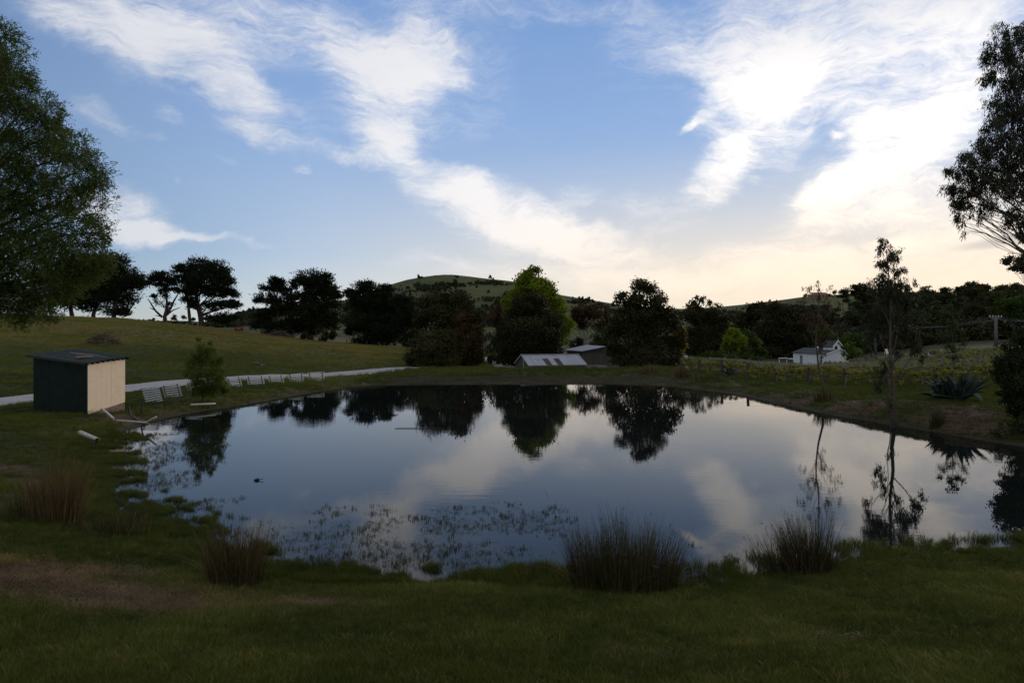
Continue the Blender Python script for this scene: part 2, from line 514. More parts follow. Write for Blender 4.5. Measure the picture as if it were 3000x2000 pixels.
M = {}
M['ground'] = ground_mat()
M['hill'] = hill_mat()
M['water'] = water_mat()
M['grass'] = leaf_mat('grass_blades', (.027, .037, .005), (.090, .100, .014), (.19, .14, .05), .25, 'INSTANCER', .15)
M['straw'] = leaf_mat('straw', (.06, .034, .016), (.21, .135, .066), (.32, .23, .12), .1, 'INSTANCER', .1)
M['weed'] = leaf_mat('water_weed', (.022, .022, .008), (.06, .055, .018), (.09, .07, .03), .2, 'INSTANCER', .2)
M['reed'] = leaf_mat('reed_stems', (.015, .020, .007), (.045, .042, .017), (.18, .105, .05), .12, gloss=.1)
M['pine'] = leaf_mat('pine_needles', (.010, .013, .006), (.022, .028, .012), (.032, .036, .016), .05, gloss=.03)
M['dark'] = leaf_mat('dark_leaves', (.016, .016, .006), (.036, .034, .012), (.054, .042, .015), .08, gloss=.03)
M['olive'] = leaf_mat('olive_leaves', (.016, .022, .008), (.042, .052, .018), (.060, .064, .024), .18, gloss=.05)
M['rust'] = leaf_mat('rusty_leaves', (.022, .017, .007), (.060, .036, .013), (.14, .055, .017), .18, gloss=.05)
M['redleaf'] = leaf_mat('red_leaves', (.030, .019, .010), (.085, .045, .022), (.14, .055, .022), .2, gloss=.05)
M['green'] = leaf_mat('green_leaves', (.024, .040, .008), (.062, .092, .018), (.09, .12, .02), .30, gloss=.05)
M['bright'] = leaf_mat('bright_leaves', (.06, .085, .008), (.16, .195, .016), (.22, .24, .02), .45, gloss=.05)
M['yellow'] = leaf_mat('yellow_leaves', (.09, .08, .008), (.22, .17, .015), (.28, .2, .02), .45, gloss=.2)
M['willow'] = leaf_mat('willow_leaves', (.018, .030, .005), (.062, .086, .012), (.13, .15, .022), .42, gloss=.25)
M['gum'] = leaf_mat('gum_leaves', (.014, .016, .008), (.036, .038, .017), (.060, .050, .022), .15, gloss=.12)
M['vine'] = leaf_mat('vine_leaves', (.07, .07, .012), (.20, .19, .026), (.30, .20, .04), .40, gloss=.2)
M['agave'] = plain('agave_leaf', (.028, .042, .030), .55, .35, 4, spec=.2)
M['bark'] = plain('bark', (.060, .045, .034), .9, .5, 12, bmp=.6)
M['palebark'] = plain('pale_bark', (.20, .17, .14), .85, .4, 8, bmp=.4)
M['gumbark'] = plain('gum_bark', (.085, .060, .046), .8, .5, 9, bmp=.4, dirt=(.05, .035, .025))
M['white'] = plain('white_paint', (.72, .72, .69), .6, .05, 3, dirt=(.66, .66, .60), dirt_scale=1.5)
M['cream'] = plain('cream_paint', (.72, .56, .38), .6, .07, 2.5, dirt=(.62, .47, .31), dirt_scale=2.4)
M['greeniron'] = plain('dark_green_iron', (.009, .020, .014), .6, .25, 3, spec=.12)
M['greenroof'] = plain('green_roof_iron', (.016, .028, .024), .65, .3, 3, dirt=(.038, .044, .038), dirt_scale=3.5, spec=.15)
M['galv'] = plain('galvanised_roof', (.30, .30, .31), .55, .12, .9, metal=.0, dirt=(.22, .22, .22), dirt_scale=.8, spec=.5)
M['rustiron'] = plain('rusty_iron', (.070, .042, .031), .85, .35, 2.5)
M['shedwall'] = plain('olive_cladding', (.068, .066, .045), .7, .15, 1.0)
M['slate'] = plain('dark_roof', (.045, .043, .040), .8, .2, 5)
M['timber'] = plain('grey_timber', (.50, .50, .46), .8, .25, 14, bmp=.3)
M['oldwood'] = plain('old_wood', (.16, .13, .10), .85, .35, 10, bmp=.3)
M['darktimber'] = plain('dark_timber', (.050, .042, .034), .85, .4, 10, bmp=.3)
M['upright'] = plain('weathered_upright', (.12, .12, .12), .8, .3, 10)
M['pvc'] = plain('pvc_pipe', (.46, .42, .37), .5, .08, 4, dirt=(.28, .23, .18), dirt_scale=6)
M['stone'] = plain('footing', (.17, .12, .08), .9, .35, 6, bmp=.5, dirt=(.12, .08, .05))
M['road'] = plain('gravel_road', (.30, .275, .255), .95, .12, 3, bmp=.4, dirt=(.24, .22, .20), dirt_scale=.5)
M['black'] = plain('black_plastic', (.015, .015, .016), .5, .2, 5)
M['glass'] = plain('dark_glass', (.015, .018, .022), .08, .1, 2, spec=.6)
M['sign'] = plain('red_sign', (.10, .012, .020), .6, .15, 2)
M['red'] = plain('red_paint', (.28, .02, .02), .5, .15, 2)
M['letters'] = plain('sign_lettering', (.36, .28, .26), .6, .1, 2)
M['pole'] = plain('grey_pole', (.11, .10, .09), .85, .2, 3, bmp=.3)
M['wire'] = plain('wire', (.20, .20, .20), .5, .1, 2)
M['brush'] = plain('cut_branches', (.085, .058, .044), .9, .5, 3)
M['brick'] = plain('brick_wall', (.24, .11, .07), .85, .2, 2)
M['flower'] = plain('pale_roses', (.55, .42, .42), .7, .4, 9)

# ------------------------------------------------------------------ object helpers
def props(o, label=None, cat=None, group=None, kind=None):
    if label: o['label'] = label
    if cat: o['category'] = cat
    if group: o['group'] = group
    if kind: o['kind'] = kind
    return o


def mesh_np(name, V, Fc, mats=None, tint=None, smooth=False, attrs=None, midx=None):
    """V (n,3); Fc (m,k) all faces with k corners, or a list of such arrays"""
    me = bpy.data.meshes.new(name)
    V = np.asarray(V, np.float32)
    blocks = Fc if isinstance(Fc, list) else [Fc]
    blocks = [np.asarray(b, np.int32) for b in blocks if len(b)]
    loops = np.concatenate([b.ravel() for b in blocks]) if blocks else np.zeros(0, np.int32)
    sizes = np.concatenate([np.full(len(b), b.shape[1], np.int32) for b in blocks]) if blocks else np.zeros(0, np.int32)
    starts = np.concatenate([[0], np.cumsum(sizes)[:-1]]).astype(np.int32) if len(sizes) else sizes
    me.vertices.add(len(V)); me.vertices.foreach_set('co', V.ravel())
    me.loops.add(len(loops)); me.loops.foreach_set('vertex_index', loops)
    me.polygons.add(len(sizes)); me.polygons.foreach_set('loop_start', starts); me.polygons.foreach_set('loop_total', sizes)
    me.polygons.foreach_set('use_smooth', np.full(len(sizes), bool(smooth)))
    if midx is not None: me.polygons.foreach_set('material_index', np.asarray(midx, np.int32))
    me.update(calc_edges=True)
    if tint is not None:
        a = me.attributes.new('tint', 'FLOAT', 'POINT'); a.data.foreach_set('value', np.asarray(tint, np.float32))
    for k, v in (attrs or {}).items():
        a = me.attributes.new(k, 'FLOAT', 'POINT'); a.data.foreach_set('value', np.asarray(v, np.float32))
    for mt in (mats if isinstance(mats, (list, tuple)) else [mats]):
        if mt: me.materials.append(mt)
    return me


def link(name, me, parent=None, loc=None):
    o = bpy.data.objects.new(name, me); ROOT.objects.link(o)
    if parent: o.parent = parent
    if loc is not None: o.location = tuple(float(v) for v in loc)
    return o


def empty(name, loc, label, cat, group=None, rz=0):
    o = bpy.data.objects.new(name, None); ROOT.objects.link(o)
    o.location = tuple(float(v) for v in loc); o.rotation_euler = (0, 0, rz); o.empty_display_size = .2
    return props(o, label, cat, group)


class MB:
    """gathers solid pieces that become one mesh"""
    def __init__(s): s.v, s.q, s.t = [], [], []

    def box(s, a, b, up=(0, 0, 1), w=.1, h=.1, taper=1.0):
        """a bar from a to b, w wide and h high"""
        a, b = np.array(a, float), np.array(b, float)
        d = b - a; L = np.linalg.norm(d); d = d / L
        up = np.array(up, float)
        side = np.cross(d, up)
        if np.linalg.norm(side) < 1e-4: side = np.cross(d, (1, 0, 0))
        side /= np.linalg.norm(side); u = np.cross(side, d)
        n = len(s.v)
        for p, k in ((a, 1), (b, taper)):
            for sx, sz in ((-1, -1), (1, -1), (1, 1), (-1, 1)):
                s.v.append(p + side * sx * w / 2 * k + u * sz * h / 2 * k)
        s.q += [(n, n + 1, n + 2, n + 3), (n + 7, n + 6, n + 5, n + 4)] + [(n + i, n + 4 + i, n + 4 + (i + 1) % 4, n + (i + 1) % 4) for i in range(4)]
        return s

    def block(s, lo, hi):
        x0, y0, z0 = lo; x1, y1, z1 = hi
        return s.box(((x0 + x1) / 2, (y0 + y1) / 2, z0), ((x0 + x1) / 2, (y0 + y1) / 2, z1), (0, 1, 0), abs(x1 - x0), abs(y1 - y0))

    def tube(s, pts, radii, n=7, cap=True):
        pts = [np.array(p, float) for p in pts]
        m = len(pts); base = len(s.v)
        ref = np.array((.13, .97, .2))
        for i, p in enumerate(pts):
            d = pts[min(i + 1, m - 1)] - pts[max(i - 1, 0)]; d = d / (np.linalg.norm(d) + 1e-9)
            sd = np.cross(d, ref)
            if np.linalg.norm(sd) < .1: sd = np.cross(d, (1, 0, 0))
            sd /= np.linalg.norm(sd); u = np.cross(sd, d)
            for k in range(n):
                a = 2 * math.pi * k / n
                s.v.append(p + (sd * math.cos(a) + u * math.sin(a)) * radii[i])
        for i in range(m - 1):
            for k in range(n):
                s.q.append((base + i * n + k, base + i * n + (k + 1) % n, base + (i + 1) * n + (k + 1) % n, base + (i + 1) * n + k))
        if cap:
            for i, o in ((0, -1), (m - 1, 1)):
                c = len(s.v); s.v.append(pts[i])
                for k in range(n):
                    a, b = base + i * n + k, base + i * n + (k + 1) % n
                    s.t.append((c, b, a) if o < 0 else (c, a, b))
        return s

    def poly(s, pts, thick=None):
        """a flat slab: outline pts, thickness vector"""
        n = len(s.v); m = len(pts)
        t = np.array(thick, float)
        for p in pts: s.v.append(np.array(p, float))
        for p in pts: s.v.append(np.array(p, float) + t)
        c0 = len(s.v); s.v.append(np.mean([np.array(p, float) for p in pts], 0)); s.v.append(s.v[-1] + t)
        for i in range(m):
            j = (i + 1) % m
            s.t += [(c0, n + j, n + i), (c0 + 1, n + m + i, n + m + j)]
            s.q.append((n + i, n + j, n + m + j, n + m + i))
        return s

    def mesh(s, name, mat, smooth=False, origin=(0, 0, 0)):
        V = np.array(s.v) - np.array(origin)
        return mesh_np(name, V, [b for b in (s.q, s.t) if len(b)], mat, smooth=smooth)

    def obj(s, name, mat, parent=None, smooth=False, origin=None):
        """world coordinates; the object sits at its parent's place"""
        if parent is not None: org = np.array(parent.location); loc = None
        else:
            org = np.array(origin if origin is not None else (0, 0, 0)); loc = org
        return link(name, s.mesh(name, mat, smooth, org), parent, loc)


def unit(v):
    return v / (np.linalg.norm(v, axis=-1, keepdims=True) + 1e-9)


def leaf_cloud(C, L, Wd, direction, rng, tint, facing=None):
    """rhombic leaves at C with length L and width Wd; returns V, F, tint per vertex"""
    n = len(C)
    r = unit(rng.normal(size=(n, 3)))
    if facing is not None: r = unit(facing + r * .75)
    b = unit(np.cross(direction, r)) * (Wd / 2)[:, None]
    a = direction * L[:, None]
    curve = unit(np.cross(direction, b)) * (L * .12)[:, None]
    V = np.stack([C, C + a * .45 + b + curve, C + a, C + a * .45 - b + curve], 1).reshape(-1, 3)
    Fq = np.arange(4 * n).reshape(n, 4)
    return V, Fq, np.repeat(tint, 4)


DENS = 1.6
MULT = {'pine': 5.2, 'leafy': 4.2, 'gum': 3.4, 'willow': 3.4, 'sparse': 4.0}
PER = {'pine': 20, 'leafy': 14, 'gum': 16, 'willow': 18, 'sparse': 8}
SPREAD = {'pine': (.26, .26, .13), 'leafy': (.22, .22, .17), 'gum': (.10, .10, .10), 'willow': (.08, .08, .07), 'sparse': (.2, .2, .18)}


def crown(clumps, kind, rng, size, dens=1.0, tint_shift=0.0, spray=9.0):
    """clumps: (cx,cy,cz, rx,ry,rz, density). Leaves gather in tufts, and tufts in boughs, inside each clump"""
    Cs, Ls, Ws, Ds, Ts, Ns = [], [], [], [], [], []
    for (cx, cy, cz, rx, ry, rz, dn) in clumps:
        area = math.pi * rx * rz
        n = int(MULT[kind] * dens * dn * area / (size * size * .45) * DENS)
        if n < 6: continue
        nt_ = max(4, n // PER[kind]); nb = max(3, nt_ // 7)
        d0 = unit(rng.normal(size=(nb, 3))); rad0 = .35 + .60 * rng.random(nb) ** .45
        bi = rng.integers(0, nb, nt_)
        rv = np.array([rx, ry, rz])
        tc = d0[bi] * rad0[bi][:, None] + rng.normal(size=(nt_, 3)) * (.20 if kind != 'pine' else .22)
        ln = np.linalg.norm(tc, axis=1, keepdims=True)
        tc = np.where(ln > 1.08, tc / ln * 1.08, tc)
        d = unit(tc)
        tc = tc * rv
        k = rng.integers(0, nt_, n)
        rr = (rx + ry + rz) / 3
        tuft = rng.normal(size=(n, 3)) * np.array(SPREAD[kind]) * max(min(rr, size * 9), size * 2.2)
        if kind in ('gum', 'willow'):
            # leaves strung along hanging sprays
            down = .95 if kind == 'gum' else .35
            sd = unit(d * .7 + np.array([0, 0, -down]) + rng.normal(size=(nt_, 3)) * .45)
            sl = np.minimum(rr * .8, size * spray) * rng.uniform(.5, 1.2, nt_)
            q = rng.random(n)
            tuft = rng.normal(size=(n, 3)) * size * .45 + sd[k] * (q * sl[k])[:, None] - np.array([0, 0, 1]) * (q ** 2 * sl[k] * .25)[:, None]
        c = tc[k] + tuft + np.array([cx, cy, cz])
        if kind == 'pine':
            dr = unit(d[k] * np.array([1, 1, .3]) + rng.normal(size=(n, 3)) * .6 + np.array([0, 0, .55]))
            L = size * rng.uniform(.8, 1.5, n); Wd = size * rng.uniform(.25, .5, n)
        elif kind == 'leafy':
            dr = unit(np.cross(d[k], rng.normal(size=(n, 3))) + rng.normal(size=(n, 3)) * .4)
            L = size * rng.uniform(.8, 1.3, n); Wd = size * rng.uniform(.55, .8, n)
        elif kind == 'gum':
            dr = unit(sd[k] * .5 + np.array([0, 0, -.9]) + rng.normal(size=(n, 3)) * .42)
            L = size * rng.uniform(1.1, 1.9, n); Wd = size * rng.uniform(.24, .38, n)
        elif kind == 'willow':
            dr = unit(sd[k] + rng.normal(size=(n, 3)) * .55)
            L = size * rng.uniform(1.0, 1.8, n); Wd = size * rng.uniform(.26, .40, n)
        else:
            dr = unit(np.array([0, 0, .3]) + rng.normal(size=(n, 3)) * .9)
            L = size * rng.uniform(.8, 1.4, n); Wd = size * rng.uniform(.4, .6, n)
        tb = rng.random(nb); tt = rng.random(nt_)
        t = np.clip(tb[bi][k] * .40 + tt[k] * .30 + rng.random(n) * .30 + tint_shift, 0, 1)
        Cs.append(c); Ls.append(L); Ws.append(Wd); Ds.append(dr); Ts.append(t); Ns.append(unit(d[k] + np.array([0, 0, .35])))
    C = np.concatenate(Cs)
    return leaf_cloud(C, np.concatenate(Ls), np.concatenate(Ws), np.concatenate(Ds), rng, np.concatenate(Ts), np.concatenate(Ns))


def wander(a, b, rng, n=6, amp=.08, sag=0.0):
    a, b = np.array(a, float), np.array(b, float)
    L = np.linalg.norm(b - a); pts = []
    off = np.zeros(3)
    for i in range(n + 1):
        t = i / n
        if 0 < i < n: off = off * .6 + rng.normal(size=3) * amp * L * .35
        p = a + (b - a) * t + off * math.sin(math.pi * t)
        p[2] += sag * L * math.sin(math.pi * t)
        pts.append(p)
    return pts


def limbs(mb, base, top, clumps, r0, rng, twigs=3, fork=.35):
    """a trunk from base to top and a limb into every clump"""
    tr = wander(base, top, rng, 7, .05)
    r0 = r0 * .8
    rad = [r0 * (1.25 if i == 0 else 1) * (1 - .80 * i / 7) for i in range(8)]
    mb.tube(tr, rad, 7)
    for c in clumps:
        cc = np.array(c[:3]); rz = c[5]
        hz = cc[2] - rz * .5
        z0, z1 = base[2], top[2]
        t = np.clip((hz - z0) / (z1 - z0 + 1e-6) * .72, fork, .95)
        i = t * 7; j = min(int(i), 6); p = tr[j] + (tr[j + 1] - tr[j]) * (i - j)
        rr = r0 * (1 - .72 * t) * .42
        pts = wander(p, cc + rng.normal(size=3) * .1 * rz, rng, 5, .10, .04)
        mb.tube(pts, [rr * (1 - .8 * q / 5) for q in range(6)], 5, False)
        for _ in range(twigs):
            e = cc + unit(rng.normal(size=3)) * np.array([c[3], c[4], c[5]]) * .85
            q = pts[int(rng.integers(2, 5))]
            mb.tube(wander(q, e, rng, 4, .12), [rr * .30 * (1 - .7 * z / 4) for z in range(5)], 3, False)
    return tr


TREES = []


def px_tree(name, label, clumps_px, D, base_px, kind='leafy', mat='dark', size_px=2.3, dens=1.0, trunk_r=.25, cat='tree', group=None, bark='bark',
            seed=1, deep=.8, top_px=None, twigs=3, extra=None, base_z=None, tint_shift=0.0, fork=.35, second=None):
    """a tree whose clumps are given as (column, row, half width, half height[, density]) at distance D"""
    rng = np.random.default_rng(seed)
    bx = (base_px - CX) / F * D
    bz = gz(bx, D) if base_z is None else base_z
    base = np.array([bx, D, bz - .1])
    root = empty(name, base, label, cat, group)
    cl = []
    s = D / F
    for c in clumps_px:
        px, py, rx, ry = c[:4]; dn = c[4] if len(c) > 4 else 1.0
        dy = rng.uniform(-.5, .5) * deep * rx * s * 1.3
        p = W(px, py, D + dy)
        cl.append((p[0], p[1], p[2], rx * s, rx * s * deep, ry * s, dn))
    size = D / 683.0 * size_px
    V, Fq, T = crown(cl, kind, rng, size, dens, tint_shift)
    if second:      # some clumps in another leaf colour
        pass
    link('crown', mesh_np('crown', V - base, Fq, M[mat], T), root)
    mb = MB()
    tops = max(cl, key=lambda c: c[2])
    tp = W(top_px[0], top_px[1], D) if top_px else np.array([tops[0], D, tops[2]])
    limbs(mb, base, tp, cl, trunk_r, rng, twigs, fork)
    for e in (extra or []):
        pts = [W(a, b, D) for a, b in e[0]]
        full = []
        for i in range(len(pts) - 1):
            seg = wander(pts[i], pts[i + 1], rng, 3, .06); full += seg[:-1]
        full.append(pts[-1]); n = len(full)
        mb.tube(full, [e[1] * (1 - .8 * i / n) for i in range(n)], 6)
    mb.obj('trunk', M[bark], root, True)
    TREES.append(root)
    return root


def scatter(name, P, scale, rot, tint, protos, idx, label=None, cat=None, normal_tilt=None):
    """one object that strews small growth over the ground (points carry size, turn and tint)"""
    n = len(P)
    me = bpy.data.meshes.new(name)
    me.vertices.add(n); me.vertices.foreach_set('co', np.asarray(P, np.float32).ravel())
    for k, v, ty in (('size', scale, 'FLOAT'), ('turn', rot, 'FLOAT'), ('tint', tint, 'FLOAT'), ('pick', idx, 'INT')):
        a = me.attributes.new(k, ty, 'POINT')
        a.data.foreach_set('value', np.asarray(v, np.float32 if ty == 'FLOAT' else np.int32))
    o = link(name, me)
    colx = bpy.data.collections.new(name + '_kinds')
    for q in protos: colx.objects.link(q)
    ng = bpy.data.node_groups.new(name, 'GeometryNodeTree')
    ng.interface.new_socket('Geometry', in_out='INPUT', socket_type='NodeSocketGeometry')
    ng.interface.new_socket('Geometry', in_out='OUTPUT', socket_type='NodeSocketGeometry')
    N, L = ng.nodes, ng.links
    gi, go = N.new('NodeGroupInput'), N.new('NodeGroupOutput')
    m2p = N.new('GeometryNodeMeshToPoints')
    ci = N.new('GeometryNodeCollectionInfo'); ci.inputs['Collection'].default_value = colx
    ci.inputs['Separate Children'].default_value = True; ci.inputs['Reset Children'].default_value = True
    iop = N.new('GeometryNodeInstanceOnPoints'); iop.inputs['Pick Instance'].default_value = True

    def na(nm, ty):
        q = N.new('GeometryNodeInputNamedAttribute'); q.data_type = ty; q.inputs['Name'].default_value = nm
        return q.outputs['Attribute']
    cx = N.new('ShaderNodeCombineXYZ')
    L.new(na('turn', 'FLOAT'), cx.inputs[2])
    e2r = N.new('FunctionNodeEulerToRotation'); L.new(cx.outputs[0], e2r.inputs[0])
    L.new(gi.outputs[0], m2p.inputs['Mesh']); L.new(m2p.outputs[0], iop.inputs['Points'])
    L.new(ci.outputs[0], iop.inputs['Instance']); L.new(na('pick', 'INT'), iop.inputs['Instance Index'])
    L.new(e2r.outputs[0], iop.inputs['Rotation']); L.new(na('size', 'FLOAT'), iop.inputs['Scale'])
    L.new(iop.outputs[0], go.inputs[0])
    md = o.modifiers.new('scatter', 'NODES'); md.node_group = ng
    return props(o, label, cat, kind='stuff')


def blades(name, n, h, radius, width, lean, mat, rng, segs=2, flat=False, curl=.5):
    """a tuft of n grass blades"""
    a = rng.random(n) * 2 * math.pi; r = radius * np.sqrt(rng.random(n))
    C = np.stack([r * np.cos(a), r * np.sin(a), np.zeros(n)], 1)
    H = h * rng.uniform(.45, 1.1, n)
    b = rng.random(n) * 2 * math.pi
    ld = np.stack([np.cos(b), np.sin(b), np.zeros(n)], 1) * (lean * rng.uniform(.2, 1.2, n))[:, None]
    side = np.stack([-np.sin(b), np.cos(b), np.zeros(n)], 1) * (width / 2)
    tw = rng.uniform(0, math.pi, n)
    side = side * np.cos(tw)[:, None] + np.stack([np.cos(b), np.sin(b), np.zeros(n)], 1) * (width / 2 * np.sin(tw))[:, None]
    V, Fq, Ft = [], [], []
    per = 2 * segs + 1
    rows = []
    for s in range(segs):
        t = s / segs
        p = C + ld * (t ** 1.6)[..., None] * H[:, None] if False else C + ld * H[:, None] * t ** 1.7
        zz = H * (t - curl * .35 * t * t * np.minimum(lean, 1.5)) if not flat else np.full(n, .01) + H * .08 * t
        p = p + np.stack([np.zeros(n), np.zeros(n), zz], 1)
        w = 1 - .55 * t
        rows += [p - side * w, p + side * w]
    p = C + ld * H[:, None]
    zz = H * (1 - curl * .35 * min(lean, 1.5)) if not flat else np.full(n, .015)
    p = p + np.stack([np.zeros(n), np.zeros(n), zz], 1)
    rows.append(p)
    V = np.stack(rows, 1).reshape(-1, 3)
    i0 = np.arange(n) * per
    Fq = [np.stack([i0 + 2 * s, i0 + 2 * s + 1, i0 + 2 * s + 3, i0 + 2 * s + 2], 1) for s in range(segs - 1)]
    Fq = np.concatenate(Fq) if Fq else np.zeros((0, 4), int)
    Ft = np.stack([i0 + 2 * segs - 2, i0 + 2 * segs - 1, i0 + 2 * segs], 1)
    return mesh_np(name, V, [x for x in (Fq, Ft) if len(x)], mat)


def proto(name, me):
    return bpy.data.objects.new(name, me)

# ================================================================== THE SETTING
def build_ground():
    rows = [-60, -30, -15, -8, -4, -1.5, 0.5, 1.8, 3.0]
    d = 3.8
    while d < 300:
        rows.append(d); d *= 1.0125 if d > 16 else 1.011
    rows.append(300)
    rows = np.array(rows)
    uu = np.concatenate([np.linspace(-2.2, -.86, 40)[:-1], np.linspace(-.86, .86, 380), np.linspace(.86, 2.2, 40)[1:]])
    U, Dd = np.meshgrid(uu, rows)
    Xg = U * np.sqrt(np.maximum(Dd, 0) ** 2 + 16)
    Zg = height(Xg, Dd)
    n, m = Xg.shape
    V = np.stack([Xg, Dd, Zg], -1).reshape(-1, 3)
    i = np.arange(n * m).reshape(n, m)
    Fq = np.stack([i[:-1, :-1], i[:-1, 1:], i[1:, 1:], i[1:, :-1]], -1).reshape(-1, 4)
    x, y, z = V.T
    dry, bare, mud = cover(x, y)
    me = mesh_np('ground', V, Fq, M['ground'], smooth=True, attrs={'dry': dry, 'bare': bare, 'mud': mud})
    props(link('ground', me), kind='structure')
    # hills
    rows = np.concatenate([[300], np.geomspace(304, RD, 110), np.geomspace(RD + 8, 2600, 22)])
    uu = np.linspace(-2.2, 2.2, 330)
    U, Dd = np.meshgrid(uu, rows)
    Xg = U * np.sqrt(Dd ** 2 + 16)
    Zg = height(Xg, np.maximum(Dd, 300.0), False)
    Zg[0] = height(Xg[0], Dd[0], True) - .02
    V = np.stack([Xg, Dd, Zg], -1).reshape(-1, 3)
    n, m = Xg.shape
    i = np.arange(n * m).reshape(n, m)
    Fq = np.stack([i[:-1, :-1], i[:-1, 1:], i[1:, 1:], i[1:, :-1]], -1).reshape(-1, 4)
    props(link('hills', mesh_np('hills', V, Fq, M['hill'], smooth=True)), kind='structure')


def gsum(x, y, L):
    t = np.zeros_like(x)
    for (px, d, rx, ry, w) in L:
        cx = (px - CX) / F * d
        t = np.maximum(t, w * np.exp(-(((x - cx) / rx) ** 2 + ((y - d) / ry) ** 2) ** 1.3))
    return t


def cover(x, y):
    """where the grass is dry, the soil bare or the shore muddy"""
    pd = pond_dist(x, y)
    u = x / np.maximum(y, 1)
    dry = np.clip((y - 45) / 50, 0, 1) * np.clip((-u - .1) / .12, 0, 1) * .80 * np.clip((300 - y) / 100, 0, 1)
    dry = dry + .28 * fbm(x / 16, y / 7, 3) * (y > 30)
    dry = np.maximum(dry, .55 * np.exp(-((pd - 1.0) / 1.6) ** 2) * (y < 60) * (x < 5) * (y > 24))
    bare = gsum(x, y, [(110, 9.3, 2.4, .75, 1), (300, 8.9, 1.9, .55, .95), (30, 9.9, 1.6, .6, .9), (560, 9.05, 1.6, .2, .8), (690, 9.1, .75, .22, .95), (240, 10.4, 1.3, .35, .6),
                       (110, 17.2, 1.3, .7, .9), (20, 18.2, 1.2, .8, .7), (40, 15.5, .9, .4, .6), (90, 21.5, .6, .3, .5), (1900, 7.4, .9, .2, .45), (1500, 6.8, .6, .2, .4),
                       (310, 29.6, 1.6, 1.5, .8), (400, 32.5, 1.6, 1.2, .6)])
    strip = np.exp(-((pd - 1.6) / 1.9) ** 4) * np.clip((x - 12.5) / 2.5, 0, 1) * np.clip((y - 19) / 3, 0, 1)
    bare = np.maximum(bare, strip * (.45 + .9 * fbm(x / 1.6, y / 1.6, 2)))
    mud = np.exp(-((pd - 3.5) / 4.6) ** 4) * np.clip((y - 49) / 2, 0, 1) * np.clip((x + 12) / 4, 0, 1) * np.clip((17 - x) / 4, 0, 1) * .9
    mud = np.maximum(mud, np.clip(1 - np.abs(pd) / .6, 0, 1) * .75)
    mud = np.where(pd < -.1, 1, mud)
    return dry, bare, mud


def build_water():
    c = POLY.mean(0)
    ring = []
    n = len(POLY)
    for i in range(n):
        t = POLY[(i + 1) % n] - POLY[i - 1]; nr = np.array([t[1], -t[0]]); nr /= np.linalg.norm(nr) + 1e-9
        p = POLY[i] + nr * .9
        q = POLY[i] - nr * .9
        p = p if pond_dist([p[0]], [p[1]])[0] > pond_dist([q[0]], [q[1]])[0] else q
        ring.append((p[0], p[1], 0.0))
    import bmesh
    bm = bmesh.new()
    vs = [bm.verts.new(p) for p in ring]
    f = bm.faces.new(vs)
    if f.normal.z < 0: f.normal_flip()
    bmesh.ops.triangulate(bm, faces=[f])
    bmesh.ops.recalc_face_normals(bm, faces=bm.faces)
    me = bpy.data.meshes.new('water'); bm.to_mesh(me); bm.free()
    if me.polygons[0].normal.z < 0: me.flip_normals()
    me.materials.append(M['water'])
    props(link('water', me), kind='structure')


def build_road():
    def ribbon(name, pts, w):
        P = [np.array(p, float) for p in pts]
        fine = []
        for i in range(len(P) - 1):
            p0, p1, p2, p3 = P[max(i - 1, 0)], P[i], P[i + 1], P[min(i + 2, len(P) - 1)]
            for k in range(10):
                t = k / 10
                fine.append(.5 * (2 * p1 + (p2 - p0) * t + (2 * p0 - 5 * p1 + 4 * p2 - p3) * t * t + (-p0 + 3 * p1 - 3 * p2 + p3) * t ** 3))
        fine.append(P[-1]); A = np.array(fine)
        T = np.gradient(A, axis=0); T = unit(T); Nn = np.stack([-T[:, 1], T[:, 0]], 1)
        off = np.linspace(-1, 1, 7)
        jit = fbm(np.arange(len(A)) * .7, np.zeros(len(A)), 2) * .15
        X = A[:, None, 0] + Nn[:, None, 0] * off[None] * (w / 2 + jit[:, None]); Y = A[:, None, 1] + Nn[:, None, 1] * off[None] * (w / 2 + jit[:, None])
        Z = height(X, Y) + .07 - .05 * np.abs(off)[None] ** 2
        V = np.stack([X, Y, Z], -1).reshape(-1, 3); n, m = X.shape
        i = np.arange(n * m).reshape(n, m)
        Fq = np.stack([i[:-1, :-1], i[1:, :-1], i[1:, 1:], i[:-1, 1:]], -1).reshape(-1, 4)
        me = mesh_np(name, V, Fq, M['road'], smooth=True)
        props(link(name, me), kind='structure')
    ribbon('road', [(-34, 8), (-28.5, 20), (-25.6, 29), (-25.0, 35.5), (-24.2, 41.5), (-21.6, 48.5), (-18, 54.5), (-14.8, 59.3), (-10.2, 68.5), (-9.2, 72.0), (-6.5, 77), (-1.6, 81), (-.6, 87), (-2.5, 96), (-4.6, 106), (-9, 125), (-16, 150)], 3.3)


build_ground()
build_water()
build_road()
